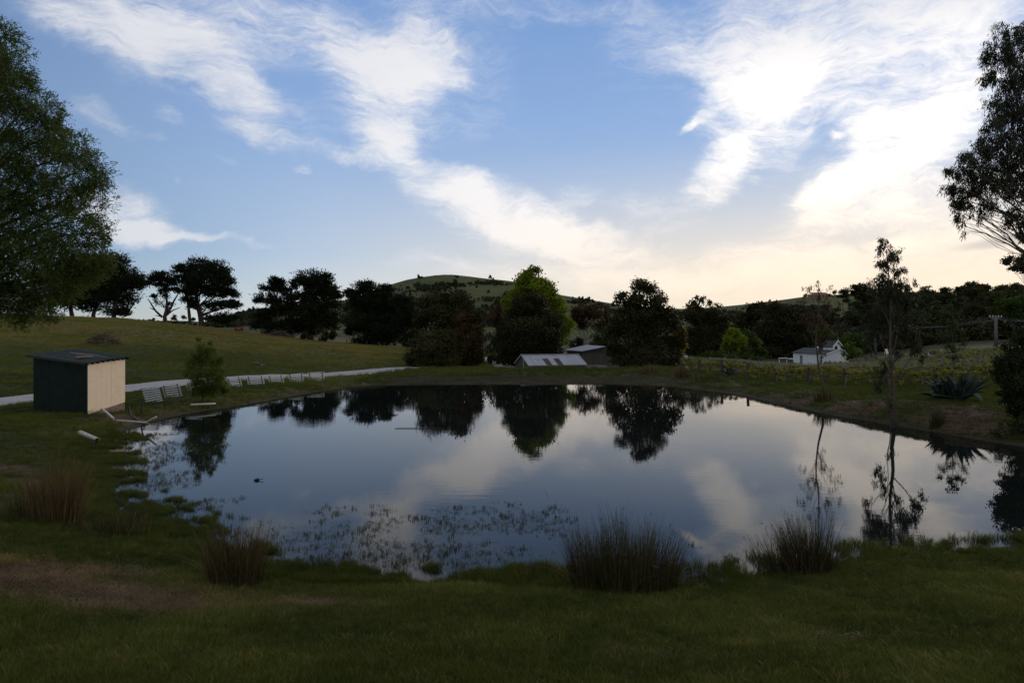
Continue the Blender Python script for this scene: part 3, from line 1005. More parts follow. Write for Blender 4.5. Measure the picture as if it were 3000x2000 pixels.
#@@MORE
# ================================================================== BUILDINGS
def corr(pA, pB, zA, zB, mat, name, parent, pitch=.10, amp=.018, out=(0, 0), lean=(0, 0)):
    """an upright corrugated sheet from pA to pB; zA, zB = (bottom, top) at each end"""
    pA, pB = np.array(pA[:2], float), np.array(pB[:2], float)
    L = np.linalg.norm(pB - pA); d = (pB - pA) / L; nr = np.array([d[1], -d[0]])
    n = max(4, int(L / pitch * 6))
    t = np.linspace(0, 1, n + 1)
    w = amp * np.sin(t * L / pitch * 2 * math.pi)
    XY = pA[None] + (pB - pA)[None] * t[:, None] + nr[None] * w[:, None] + np.array(out)[None]
    zb = zA[0] + (zB[0] - zA[0]) * t; zt = zA[1] + (zB[1] - zA[1]) * t
    bot = np.column_stack([XY, zb]); top = np.column_stack([XY + np.array(lean)[None], zt])
    V = np.concatenate([bot, top]); i = np.arange(n)
    Fq = np.stack([i, i + 1, n + 2 + i, n + 1 + i], 1)
    return link(name, mesh_np(name, V - np.array(parent.location), Fq, mat, smooth=True), parent)


def roof_sheet(c00, c10, c01, c11, mat, name, parent, pitch=.10, amp=.016, thick=True):
    """corrugations run from the c0x edge to the c1x edge; the profile follows c00 -> c01"""
    c00, c10, c01, c11 = [np.array(c, float) for c in (c00, c10, c01, c11)]
    L = np.linalg.norm(c01 - c00); n = max(4, int(L / pitch * 6)); t = np.linspace(0, 1, n + 1)[:, None]
    nr = unit(np.cross(c10 - c00, c01 - c00)); nr = nr if nr[2] > 0 else -nr
    w = amp * np.sin(t * L / pitch * 2 * math.pi)
    a = c00 + (c01 - c00) * t + nr * w; b = c10 + (c11 - c10) * t + nr * w
    V = np.concatenate([a, b]); i = np.arange(n)
    Fq = np.stack([i, i + 1, n + 2 + i, n + 1 + i], 1)
    return link(name, mesh_np(name, V - np.array(parent.location), Fq, mat, smooth=True), parent)


def build_pump_shed():
    ph = math.radians(9)
    A = np.array([-18.49, 29.7]); g = np.array([-math.cos(ph), math.sin(ph)]); c = np.array([math.sin(ph), math.cos(ph)])
    Lc = A + g * 2.62; Rc = A + c * 2.30; B = Lc + c * 2.30
    root = empty('pump_shed', (A[0], A[1], gz(*A)), 'small tin shed with dark green end wall and cream side wall on the left bank', 'shed')
    zb = .30
    # green corrugated end wall, three sheets with slightly different laps
    top = lambda s: 2.62 + (2.92 - 2.62) * s
    ks = [0, .36, .7, 1.0]
    for i in range(3):
        a, b = ks[i], ks[i + 1]
        corr(A + g * 2.62 * a, A + g * 2.62 * b + g * .02, (zb + .10 * a, top(a)), (zb + .10 * b, top(b)), M['greeniron'], 'wall_sheet', root, .105, .017, out=-c * .004 * (i % 2), lean=g * .0)
    cornr = MB().box((*(A - g * .01 - c * .02), zb), (*(A - g * .01 - c * .02), 2.62), (0, 1, 0), .05, .05).obj('corner_flashing', M['greeniron'], root)
    # cream boards
    edges = [0, .11, .22, .36, .50, .62, .74, .87, 1.0]
    rng = np.random.default_rng(4)
    for i in range(8):
        a, b = edges[i] * 2.30, edges[i + 1] * 2.30
        z0 = .42 + .30 * edges[i]; z1 = .42 + .30 * edges[i + 1]
        t0, t1 = 2.62 + .13 * edges[i], 2.62 + .13 * edges[i + 1]
        off = -g * (.012 + rng.uniform(0, .004))
        p = [A + c * (a + .001) + off, A + c * (b - (.008 if i in (2, 4) else .0015)) + off]
        m = MB(); m.poly([(*p[0], z0), (*p[1], z1), (*p[1], t1), (*p[0], t0)], (*( g * .018), 0))
        m.obj('wall_board', M['cream'], root)
    m = MB(); q0, q1 = A + c * .02 - g * .019, A + c * .72 - g * .019
    m.poly([(*q0, .45), (*q1, .53), (*q1, .70), (*q0, .66)], (*(g * .006), 0)); m.obj('patch_board', M['cream'], root)
    m = MB(); q0, q1 = A + c * .02 + g * .012, A + c * 2.28 + g * .012
    m.poly([(*q0, .45), (*q1, .74), (*q1, 2.70), (*q0, 2.58)], (*(g * .01), 0)); m.obj('inner_lining', M['cream'], root)
    # other walls, inner frame and footing
    corr(Lc, B, (.4, 2.92), (.7, 3.0), M['greeniron'], 'wall_sheet', root)
    corr(Rc, B, (.6, 2.74), (.7, 3.0), M['greeniron'], 'wall_sheet', root)
    m = MB()
    q0, q1 = A + c * .01 - g * .004, A + c * 2.29 - g * .004
    m.poly([(*q0, .10), (*q1, .25), (*q1, .76), (*q0, .46)], (*(g * .08), 0))
    for p, q in ((A, Lc), (Lc, B), (Rc, B)):
        zp = .22 if q is not Lc else .10
        m.box((*(p + (q - p) * .01), zp), (*(q - (q - p) * .01), zp + .14), w=.06, h=.40)
    m.obj('footing', M['stone'], root)
    # roof sheets overhang on all sides
    o = .30
    def rp(s, t, dz=0):
        p = A + g * 2.62 * s + c * 2.30 * t
        return np.array([p[0], p[1], 2.70 + .30 * s + .13 * t + .02 * math.sin(5 * s + 3 * t) + dz])
    rows = [-.10, .22, .53, .83, 1.12]
    for i in range(4):
        d = .012 * (i % 2)
        roof_sheet(rp(-.08, rows[i], d), rp(1.08, rows[i], d), rp(-.08, rows[i + 1] + .02, d), rp(1.08, rows[i + 1] + .02, d), M['greenroof'], 'roof_sheet', root, .10, .014)
    for k in range(9):
        t = -.04 + k * .135
        a, b = rp(-.055, t, -.075), rp(1.05, t, -.075)
        MB().box(a, b, w=.05, h=.095).obj('rafter', M['darktimber'], root)
    MB().box(rp(1.06, -.08, -.03), rp(1.06, 1.1, -.03), w=.03, h=.10).obj('fascia', M['darktimber'], root)
    MB().box(rp(-.02, -.075, -.05), rp(1.09, -.075, -.05), w=.03, h=.09).obj('fascia', M['darktimber'], root)
    # odds and ends on the roof
    p, q = rp(.30, .12, .065), rp(.22, .42, .065)
    a = MB().box(p, q, w=.16, h=.08).obj('timber_block', M['oldwood'], None, origin=p); props(a, 'short timber block lying on the green tin roof of the pump shed', 'timber')
    p, q = rp(.72, .55, .04), rp(.05, .58, .05)
    a = MB().box(p, q, w=.07, h=.035).obj('thin_batten', M['oldwood'], None, origin=p); props(a, 'long thin grey slat lying flat across the pump shed roof behind the block', 'timber')
    p, q = rp(.80, .62, .035), rp(.35, .78, .04)
    a = MB().box(p, q, w=.09, h=.03).obj('roof_offcut', M['oldwood'], None, origin=p); props(a, 'flat pale offcut lying on the far side of the pump shed roof', 'timber')
    return A, g, c


def pipe(name, pts, r, label, mat='pvc', cat='pipe', elbows=True, hollow=False):
    m = MB(); m.tube(pts, [r] * len(pts), 12)
    o = m.obj(name, M[mat], None, False, origin=pts[0]); props(o, label, cat)
    o.data.polygons.foreach_set('use_smooth', [len(p.vertices) == 4 for p in o.data.polygons])
    return o


def near_shed():
    # the white pipe that leaves the shed and forks over the water
    a = W(236, 939, 29.6); b = W(258, 958, 28.6)
    root = pipe('drain_pipe', [W(232, 939.5, 30.2), a, b, W(262, 962, 28.4)], .045, 'white plastic pipe sloping down from the cream wall of the pump shed')
    o1 = W(268, 965, 28.3); jn = W(336, 970, 27.9); tip = W(359, 957, 27.6)
    rt = empty('forked_pipe', o1, 'white plastic pipe reaching over the water and forking upwards at its end', 'pipe')
    m = MB(); m.tube([o1, jn], [.036, .036], 12); m.obj('long_pipe', M['pvc'], rt, True)
    m = MB(); m.tube([jn, tip], [.036, .036], 12); m.obj('branch_pipe', M['pvc'], rt, True)
    m = MB(); m.tube([jn + (jn - o1) * -.03, jn + np.array([.06, 0, .01])], [.052, .052], 12); m.obj('junction', M['pvc'], rt, True)
    # pipe lying in the grass
    g0 = G(184, 25.3); g1 = G(223, 24.7)
    d = g1 - g0
    g0 = g0 + [0, 0, .08]; g1 = g1 + [0, 0, .08]
    rt = empty('pipe_offcut', g0, 'thick white pipe offcut lying in the grass in front of the pump shed', 'pipe')
    m = MB(); n = 20; r0, r1 = .105, .088
    dd = unit(g1 - g0); sd = unit(np.cross(dd, (0, 0, 1.0))); up = np.cross(sd, dd)
    for p, r in ((g0, r0), (g1, r0), (g1, r1), (g0, r1)):
        for k in range(n):
            t = 2 * math.pi * k / n; m.v.append(p + (sd * math.cos(t) + up * math.sin(t)) * r)
    for i in range(4):
        j = (i + 1) % 4
        for k in range(n): m.q.append((i * n + k, i * n + (k + 1) % n, j * n + (k + 1) % n, j * n + k))
    m.obj('pipe_wall', M['pvc'], rt, False)
    # posts and pipe pieces at the wall
    for nm, px, d, h, lean, lab in (('stake', 322.5, 31.3, .52, .04, 'thin dark stake leaning against the cream wall at its far end'), ('stub_post', 300, 30.7, .34, -.03, 'short black post stub standing by the cream wall')):
        p = G(px, d); q = p + np.array([lean * 3, .0, h + .12])
        o = MB().box(p - [0, 0, .05], q, (0, 1, 0), .05, .05).obj(nm, M['black'], None, origin=p); props(o, lab, 'post')
    p, q = G(303, 30.3) + [0, 0, .10], G(330, 29.4) + [0, 0, .04]
    o = MB().box(p, q, w=.09, h=.06).obj('fallen_timber', M['darktimber'], None, origin=p); props(o, 'dark length of timber lying on the bare soil beside the cream wall', 'timber')
    # white sleeper at the sapling's foot
    p, q = W(438, 929.5, 34.6), W(495, 926.5, 35.4)
    o = MB().tube([p, q], [.06, .05], 10).obj('white_pole', M['pvc'], None, True, origin=p); props(o, 'white pole lying at the water edge under the wispy sapling', 'pole')
    # dark hose left of the shed
    pts = [G(20 + 11 * i, 29.5 + .25 * i) + [0, 0, .03 + .02 * math.sin(i)] for i in range(6)]
    pipe('hose', pts, .03, 'dark hose lying in the grass left of the pump shed', 'black', 'hose')


def build_panels():
    spec = [((326.7, 895.4), (364.7, 890.6), (372.9, 918.6), (336.7, 926.8), 35.0), ((372.9, 887.2), (411.4, 882.5), (419, 912.4), (380.3, 917.9), 37.0),
            ((427.7, 881.3), (464, 876), (472, 903), (436, 909), 39.4), ((475.5, 874.3), (507, 871), (511.7, 893.7), (479, 898), 41.8),
            ((521, 869.7), (551.4, 866.6), (556.7, 889.5), (529.2, 892.3), 44.0), ((567.7, 866.1), (604.3, 864.3), (608, 886), (571.2, 889), 45.6),
            ((616, 864.3), (648.7, 862.2), (653.6, 884.8), (621.4, 887.1), 47.6), ((662.7, 860.8), (695.3, 857.3), (697.9, 878.3), (666.9, 882.5), 49.6),
            ((707.7, 856.4), (743.9, 854.4), (745, 876), (709.3, 877.8), 51.5)]
    where = ['leftmost of the row, nearest the shed', 'second from the pump shed', 'just left of the sapling stem, third from the shed', 'half hidden behind the right of the sapling',
             'first clear one right of the sapling', 'second clear one right of the sapling', 'third clear one right of the sapling', 'second from the far right end of the row', 'last at the far right end of the row']
    for k, (tl, tr, br, bl, D) in enumerate(spec):
        w = (tr[0] - tl[0]) / F * D
        dR = w * .45
        lean = .10
        TL, TR, BR, BL = W(*tl, D + lean), W(*tr, D + dR + lean), W(*br, D + dR), W(*bl, D)
        root = empty('slatted_panel', BL, 'grey slatted panel on the bank, ' + where[k], 'panel', 'slatted timber panels along the pond bank')
        n = 7
        for i in range(n):
            t = i / (n - 1)
            if k >= 4 and i == 2 and k % 2 == 0: t += .02
            a = BL + (TL - BL) * t; b = BR + (TR - BR) * t
            e = (b - a) * .03
            MB().box(a - e, b + e, unit(TL - BL), w=.022, h=.062).obj('slat', M['timber'], root)
        off = np.array([.0, .03, 0])
        for s in ((.10, .90) if k else (.06, .86)):
            a = BL + (BR - BL) * s; b = TL + (TR - TL) * s
            v = (b - a)
            ty = -.03 if k else .03
            MB().box(a - v * .10 + [0, ty, 0], b + v * .06 + [0, ty, 0], (1, 0, 0), w=.035, h=.06).obj('upright', M['upright'], root)


def build_winery():
    # long low shed
    y = 18.6 * math.pi / 180
    ax = np.array([math.cos(y), math.sin(y)]); ay = np.array([-math.sin(y), math.cos(y)])
    F0 = np.array([1.8, 70.0]); L, Wd = 6.25, 4.4
    zg, ze, zr = -1.1, .60, 1.57
    P = lambda a, b, z: np.array([*(F0 + ax * a + ay * b), z])
    root = empty('long_shed', P(0, 0, zg), 'low olive shed beyond the far bank, grey gable roof with two rusty sheets', 'shed')
    for i in range(6):
        a, b = L * i / 6, L * (i + 1) / 6
        corr(P(a, 0, 0), P(b, 0, 0), (zg, ze), (zg, ze), M['shedwall'], 'wall_sheet', root, .16, .02)
    corr(P(0, Wd, 0), P(L, Wd, 0), (zg, ze), (zg, ze), M['shedwall'], 'wall_sheet', root, .16, .02)
    for a, s in ((0, -1), (L, 1)):
        m = MB(); m.poly([P(a, 0, zg), P(a, Wd, zg), P(a, Wd, ze), P(a, Wd / 2, zr), P(a, 0, ze)], (*(ax * s * -.04), 0)); m.obj('gable_wall', M['shedwall'], root)
    o = .14
    rs = [(i * L / 10, (i + 1) * L / 10) for i in range(10)]
    for i, (a, b) in enumerate(rs):
        if i == 0: a -= o
        if i == 9: b += o
        rust = i in (3, 5)
        low, hi = P(a, -o, ze - .06 + .02), P(a, Wd / 2, zr + .02)
        low2, hi2 = P(b, -o, ze - .06 + .02), P(b, Wd / 2, zr + .02)
        roof_sheet(low, hi, low2, hi2, M['galv'], 'roof_sheet', root, .16, .02)
        if rust:
            t = .60; mid = low + (hi - low) * t; mid2 = low2 + (hi2 - low2) * t
            up = np.array([0, 0, .02])
            s = roof_sheet(low + up, mid + up, low2 + up, mid2 + up, M['rustiron'], 'roof_sheet', root, .16, .02); s['label'] = 'rusty roof sheet'
    roof_sheet(P(-o, Wd + o, ze - .06), P(-o, Wd / 2, zr + .02), P(L + o, Wd + o, ze - .06), P(L + o, Wd / 2, zr + .02), M['galv'], 'rear_roof', root, .16, .02)
    MB().box(P(-o, Wd / 2, zr + .05), P(L + o, Wd / 2, zr + .05), w=.22, h=.03).obj('ridge_cap', M['galv'], root)
    MB().box(P(-o, -o - .04, ze - .10), P(L + o, -o - .04, ze - .10), w=.09, h=.09).obj('gutter', M['upright'], root)
    for a in (-o - .02, L + o + .02):
        for b in (-o, Wd + o):
            MB().box(P(a, b, ze - .07), P(a, Wd / 2, zr + .04), w=.03, h=.11).obj('barge_board', M['galv'], root)
    MB().tube([P(-.06, 1.7, zg), P(-.06, 1.7, 1.2)], [.03, .03], 8).obj('downpipe', M['timber'], root)
    # tall building with a single sloping roof
    f, r, l = np.array([8.0, 78.0]), np.array([11.07, 80.2]), np.array([6.0, 80.5]); b = l + r - f
    zt = {'f': 1.80, 'r': 2.31, 'l': 1.88, 'b': 2.42}
    root = empty('tall_shed', (f[0], f[1], -1.1), 'taller olive clad building with a tilted pale skillion roof behind the low shed', 'shed')
    def Q(s, t, z=None, dz=0):
        p = f + (r - f) * s + (l - f) * t
        z_ = zt['f'] * (1 - s) * (1 - t) + zt['r'] * s * (1 - t) + zt['l'] * (1 - s) * t + zt['b'] * s * t
        return np.array([p[0], p[1], (z_ if z is None else z) + dz])
    for i in range(5):
        a, c = i / 5, (i + 1) / 5
        roof_sheet(Q(a, 0), Q(a, 1), Q(c, 0), Q(c, 1), M['galv'], 'roof_sheet', root, .16, .02)
    MB().box(Q(0, 0, dz=-.06), Q(0, 1, dz=-.06), w=.05, h=.09).obj('fascia', M['darktimber'], root)
    MB().box(Q(0, 0, dz=-.06), Q(1, 0, dz=-.06), w=.05, h=.09).obj('fascia', M['darktimber'], root)
    wl = [Q(.10, .10), Q(1.25, .08), Q(1.25, .9), Q(.10, .9)]
    tz = [1.55, 1.52, 1.9, 1.7]
    for i in range(4):
        p, q = wl[i], wl[(i + 1) % 4]
        n = 5 if i == 0 else 2
        for k in range(n):
            a = p + (q - p) * k / n; c = p + (q - p) * (k + 1) / n
            za = tz[i] + (tz[(i + 1) % 4] - tz[i]) * k / n; zc = tz[i] + (tz[(i + 1) % 4] - tz[i]) * (k + 1) / n
            corr(a, c, (-1.2, za), (-1.2, zc), M['shedwall'], 'wall_sheet', root, .3, .03)
    m = MB(); m.poly([wl[0][:2].tolist() + [1.53], wl[1][:2].tolist() + [1.50], wl[1][:2].tolist() + [2.2], wl[0][:2].tolist() + [1.72]], (.02, .05, 0)); m.obj('eave_infill', M['darktimber'], root)
    # lean-to with the white gutter
    root = empty('lean_to', (9.0, 76.0, -1.0), 'low lean-to with a white gutter at the foot of the taller building', 'shed')
    g0, g1 = W(1346, 847.5, 75.2), W(1408, 848, 76.5)
    MB().box(g0, g1, w=.10, h=.10).obj('gutter', M['white'], root)
    MB().box(g0, g0 + [0, .1, .18], w=.07, h=.07).obj('downpipe', M['white'], root)
    m = MB(); m.poly([g0 + [0, .05, .03], g1 + [0, .05, .03], g1 + [-.6, 2.4, .35], g0 + [-.6, 2.4, .35]], (0, 0, .03)); m.obj('roof', M['shedwall'], root)
    m = MB(); m.poly([g0 + [.1, .3, -.05], g1 + [-.1, .3, -.05], g1 + [-.1, .3, -1.4], g0 + [.1, .3, -1.4]], (0, .06, 0)); m.obj('wall', M['shedwall'], root)
    # roof that peeps out between the two
    root = empty('rear_shed', (3, 84, -1), 'small roof peeping out behind the ridge of the low shed', 'shed')
    a, b_, c_ = W(1237, 813, 84), W(1262, 806.5, 85.5), W(1297, 811.5, 86)
    m = MB(); m.poly([a, b_, c_, c_ + [0, -1, -.9], a + [0, -1, -.9]], (0, .1, .02)); m.obj('roof', M['galv'], root)
    m = MB(); m.block((a[0] + .3, 83.6, -1.2), (c_[0], 86.5, .7)); m.obj('wall', M['shedwall'], root)


def build_chapel():
    C = np.array([57.6, 125.0]); a = unit(np.array([-2.4, 9.0])); g = np.array([a[1], -a[0]])
    Ln, Wd = 9.3, 5.3; zb, ze, zr = -2.6, -.05, .78
    root = empty('chapel', (*C, zb), 'small white weatherboard chapel with dark roof and little belfry beyond the vineyard', 'chapel')
    P = lambda s, t, z: np.array([*(C + g * s + a * t), z])
    def boards(p, q, z0, z1, name='wall'):
        m = MB(); n = int((z1 - z0) / .19)
        for i in range(n):
            z = z0 + (z1 - z0) * i / n; h = (z1 - z0) / n
            m.box(np.array([*p, z + h / 2]), np.array([*q, z + h / 2]), (0, .0, 1), w=.05, h=h * .92)
        o = m.obj(name, M['white'], root); return o
    back = .06
    for p, q in (((0, 0), (0, Ln)), ((0, 0), (Wd, 0)), ((Wd, 0), (Wd, Ln)), ((0, Ln), (Wd, Ln))):
        p3, q3 = C + g * p[0] + a * p[1], C + g * q[0] + a * q[1]
        boards(p3, q3, zb, ze)
    MB().block((0, 0, 0), (1, 1, 1))
    m = MB(); pts = [P(.08, .08, zb), P(Wd - .08, .08, zb), P(Wd - .08, Ln - .08, zb), P(.08, Ln - .08, zb)]
    m.poly(pts, (0, 0, ze - zb - .02)); m.obj('frame', M['white'], root)
    for t in (0, Ln):
        m = MB(); n = 4
        for i in range(n):
            k = (i + .5) / n; z = ze + (zr - ze) * k
            m.box(P(Wd / 2 * k, t, z), P(Wd - Wd / 2 * k, t, z), w=.05, h=(zr - ze) / n * .92)
        m.obj('gable_boards', M['white'], root)
    o = .3
    for s0, s1 in ((-o, Wd / 2), (Wd + o, Wd / 2)):
        zz = ze - o * (zr - ze) / (Wd / 2)
        m = MB(); m.poly([P(s0, -o, zz + .06), P(s1, -o, zr + .06), P(s1, Ln + o, zr + .06), P(s0, Ln + o, zz + .06)], (0, 0, .07)); m.obj('roof', M['slate'], root)
        MB().box(P(s0, -o - .03, zz + .07), P(s1, -o - .03, zr + .10), w=.05, h=.17).obj('barge_board', M['white'], root)
    # belfry
    b0, t0 = P(Wd / 2 - .75, .6, zr - .2), 2.6
    c = lambda s, t, z: P(Wd / 2 + s, t, z)
    bz, bt, bp = zr - .45, 1.50, 2.35
    m = MB(); m.poly([c(-.8, .5, bz), c(.8, .5, bz), c(.8, 3.2, bz), c(-.8, 3.2, bz)], (0, 0, bt - bz)); bel = m.obj('belfry', M['white'], root)
    m = MB(); m.poly([c(-.8, .5, bt), c(.8, .5, bt), c(0, .5, bp - .08)], (*(a * 2.7), 0)); m.obj('belfry_gable', M['white'], root)
    for s in (-1, 1):
        m = MB(); m.poly([c(s * 1.15, .2, bt - .30), c(0, .2, bp), c(0, 3.5, bp), c(s * 1.15, 3.5, bt - .30)], (0, 0, .06)); m.obj('belfry_roof', M['slate'], root)
        MB().box(c(s * 1.15, .15, bt - .28), c(0, .15, bp + .04), w=.06, h=.14).obj('barge_board', M['white'], root)
    MB().box(c(-.2, .44, bz + .25), c(-.2, .44, bt - .1), (1, 0, 0), w=.02, h=.0 + .45).obj('louvre', M['glass'], root)
    MB().box(c(0, .15, bp - .15), c(0, .15, bp + .45), (1, 0, 0), w=.07, h=.07, taper=.3).obj('finial', M['white'], root)
    m = MB(); m.poly([P(Wd / 2 - .5, 5.6, zr - .05), P(Wd / 2 + .5, 5.6, zr - .05), P(Wd / 2, 5.6, zr + .5)], (*(a * .2), 0)); m.obj('roof_finial', M['white'], root)
    # arched windows with a glazing bar
    for s, t in ((None, 1.45), (None, 6.9)):
        w, z0, z1 = .34, -2.05, -.75
        arc = [P(-.05, t - w, z0), P(-.05, t - w, z1)] + [P(-.05, t - w * math.cos(k * math.pi / 6), z1 + w * math.sin(k * math.pi / 6)) for k in range(1, 6)] + [P(-.05, t + w, z1), P(-.05, t + w, z0)]
        m = MB(); m.poly(arc, (*(-g * .02), 0)); wn = m.obj('window', M['glass'], root)
        m = MB(); m.box(P(-.08, t, z0), P(-.08, t, z1 + w), (0, 1, 0), .05, .05)
        for z in (-1.6, -1.15): m.box(P(-.08, t - w, z), P(-.08, t + w, z), w=.05, h=.05)
        o_ = MB(); fr = link('window_bars', m.mesh('window_bars', M['white'], False, root.location), wn)
    m = MB(); m.poly([P(3.8, -.04, zb), P(4.9, -.04, zb), P(4.9, -.04, -.6), P(3.8, -.04, -.6)], (*(-a * .05), 0)); m.obj('door', M['cream'], root)


def small_structures():
    # white garden arch
    D = 84
    base = G(1570, D)
    root = empty('garden_arch', base, 'white timber arch standing between the yellow shrub and the vineyard', 'arch')
    for px in (1566, 1577):
        a = G(px, D); t = W(px, 819, D); MB().box(a, t, (0, 1, 0), .12, .12).obj('post', M['white'], root)
    MB().box(W(1560, 818.5, D), W(1579, 818.0, D), w=.12, h=.16).obj('beam', M['white'], root)
    p = G(1552.5, 82); t = W(1552.5, 829, 82); o = MB().box(p, t, (0, 1, 0), .09, .09).obj('white_post', M['white'], None, origin=p); props(o, 'short white post left of the white garden arch', 'post')
    # red noticeboard
    D = 128
    c = W(549, 762, D); p = G(549, D)
    root = empty('notice_board', p, 'dark red signboard with faint lettering on the paddock crest between the pines', 'sign')
    w = 20 / F * D / 2; h = 9.5 / F * D / 2
    zc = p[2] + .25 + h
    MB().block((p[0] - w, D - .04, zc - h), (p[0] + w, D + .04, zc + h)).obj('board', M['sign'], root)
    for s in (-.85, .85): MB().box((p[0] + w * s, D + .08, p[2] - .1), (p[0] + w * s, D + .08, zc + h), (0, 1, 0), .08, .08).obj('leg', M['darktimber'], root)
    m = MB(); rng = random.Random(3)
    x = -.62
    while x < .6:
        ww = rng.uniform(.05, .10)
        m.block((p[0] + w * x, D - .05, zc + h * .35), (p[0] + w * (x + ww * .6), D - .041, zc + h * .72)); x += ww + .03
    m.block((p[0] - w * .4, D - .05, zc - h * .15), (p[0] + w * .2, D - .041, zc - h * .02))
    m.obj('lettering', M['letters'], root)
    p = G(540, D); o = MB().box(p, p + [0, 0, .75], (0, 1, 0), .13, .13).obj('fence_post', M['darktimber'], None, origin=p); props(o, 'lone dark post left of the red signboard', 'post')
    # the dark low thing in the paddock
    D = 62; p = G(592, D) + [0, 0, .02]
    root = empty('metal_trough', p, 'small dark metal trough lying in the paddock above the slatted panels', 'trough')
    m = MB(); m.poly([(p[0] - .42, p[1] - .1, p[2] + .08), (p[0] + .38, p[1] - .1, p[2] + .02), (p[0] + .38, p[1] + .2, p[2] + .06), (p[0] - .42, p[1] + .2, p[2] + .12)], (0, 0, .09)); m.obj('body', M['black'], root)
    MB().tube([p + [-.4, -.06, .24], p + [.1, -.06, .24], p + [.36, -.08, .10]], [.03, .03, .03], 6).obj('rail', M['pole'], root)
    MB().box(p + [.38, -.1, .02], p + [.50, -.1, .03], w=.06, h=.05).obj('end_cap', M['white'], root)
    # paddock fence posts on the crest
    for k, (px, D) in enumerate([(640, 150), (672, 148), (700, 142), (733, 140), (796, 132), (1010 - 190, 128), (842, 125), (870, 122), (382, 128), (462, 126)]):
        p = G(px, D); o = MB().box(p - [0, 0, .1], p + [0, 0, .95], (0, 1, 0), .12, .12).obj('fence_post', M['darktimber'], None, origin=p)
        props(o, 'thin dark fence post on the far side of the paddock below the pines', 'post', 'fence posts along the far side of the paddock')
    # power poles
    for px, top, D, lab, arm in ((2011, 738, 150, 'grey power pole standing behind the young gum, left of its trunk', 1.2), (2288, 724, 118, 'grey power pole with insulators near the right edge of the photograph', 1.1)):
        p = G(px, D); t = W(px - 1, top, D)
        root = empty('power_pole', p, lab, 'power pole')
        MB().tube([p - [0, 0, .3], t], [.30, .20], 10).obj('pole', M['pole'], root, True)
        MB().box(t + [-arm, 0, -.35], t + [arm, 0, -.35], w=.12, h=.14).obj('crossarm', M['pole'], root)
        for s in (-.9, -.45, .45, .9): MB().tube([t + [s * arm, 0, -.28], t + [s * arm, 0, -.02]], [.07, .05], 8).obj('insulator', M['white'], root, True)
        MB().box(t + [-.7, 0, -3.4], t + [arm * 1.1, 0, -3.4], w=.05, h=.05).obj('lower_arm', M['pole'], root)
    # wires between and beyond the poles
    pts = []
    a, b, c = W(2011, 741, 150), W(2288, 728, 118), W(2620, 700, 90)
    for s in (-1.0, 1.0):
        line = []
        for p, q in ((a, b), (b, c)):
            for i in range(13):
                t = i / 12; v = p + (q - p) * t + [s, 0, -.1]; v[2] -= 1.3 * 4 * t * (1 - t); line.append(v)
        o = MB().tube(line, [.025] * len(line), 4).obj('power_line', M['wire'], None, origin=line[0])
        props(o, 'thin power line sagging between the two grey poles', 'wire', 'power lines between the grey poles')
    # red box on a post in the vineyard
    p = G(2226, 72); root = empty('red_marker', p, 'red box mounted on a dark post at the edge of the vines', 'post box')
    t = W(2222, 812, 72)
    MB().box(G(2222, 72), t, (0, 1, 0), .09, .09).obj('post', M['darktimber'], root)
    MB().block((t[0] + .05, 71.8, t[2] - 1.05), (t[0] + .62, 72.2, t[2] - .1)).obj('box', M['red'], root)
    # white letter box far away under the gum
    p = G(2036, 138); o = MB().block((p[0] - .3, 137.8, p[2] + .5), (p[0] + .3, 138.2, p[2] + 1.5)).box(p, p + [0, 0, .6], (0, 1, 0), .12, .12).obj('letter_box', M['white'], None, origin=p)
    props(o, 'small white box on the far green verge left of the young gum trunk', 'letter box')
    # brown brick house on the far hill
    hp = hill_hit(1884, 684)
    root = empty('hill_house', hp, 'low brick house on the crest of the right hand hill', 'house')
    s = hp[1] / F
    MB().block((hp[0] - 20 * s, hp[1], hp[2] - 1), (hp[0] + 20 * s, hp[1] + 9, hp[2] + 3.4)).obj('wall', M['brick'], root)
    m = MB(); m.poly([hp + [-22 * s, -1, 3.4], hp + [22 * s, -1, 3.4], hp + [16 * s, 4.5, 5.4], hp + [-16 * s, 4.5, 5.4]], (0, .2, .2)); m.obj('roof', M['rustiron'], root)
    for q in (-14, -5, 5, 13):
        MB().block((hp[0] + q * s, hp[1] - .08, hp[2] + 1.2), (hp[0] + (q + 3.5) * s, hp[1] - .02, hp[2] + 2.6)).obj('window', M['glass'], root)
    # white bench in front of the chapel wall's left
    p = G(1806, 116); root = empty('garden_bench', p, 'white garden bench left of the chapel', 'bench')
    MB().box(p + [-1.3, 0, 2.0 - .4], p + [.2, 0, 2.0 - .4], w=.5, h=.1).obj('seat', M['white'], root)
    for s in (-1.2, .1): MB().box(p + [s, 0, 0], p + [s, 0, 1.6], (0, 1, 0), .1, .1).obj('leg', M['white'], root)
    MB().box(p + [.4, 0, 1.5], p + [1.3, 0, 1.5], w=.4, h=.14).obj('backrest', M['white'], root)


def hill_hit(px, py):
    Dv = np.linspace(302, RD, 500)
    x = (px - CX) / F * Dv
    z = height(x, Dv, False)
    row = HY - (z - CAMZ) / Dv * F
    ok = np.where(row <= py)[0]
    i = ok[0] if len(ok) else len(Dv) - 1
    return np.array([x[i], Dv[i], z[i]])


def hill_or_ground(px, py):
    return hill_hit(px, py)

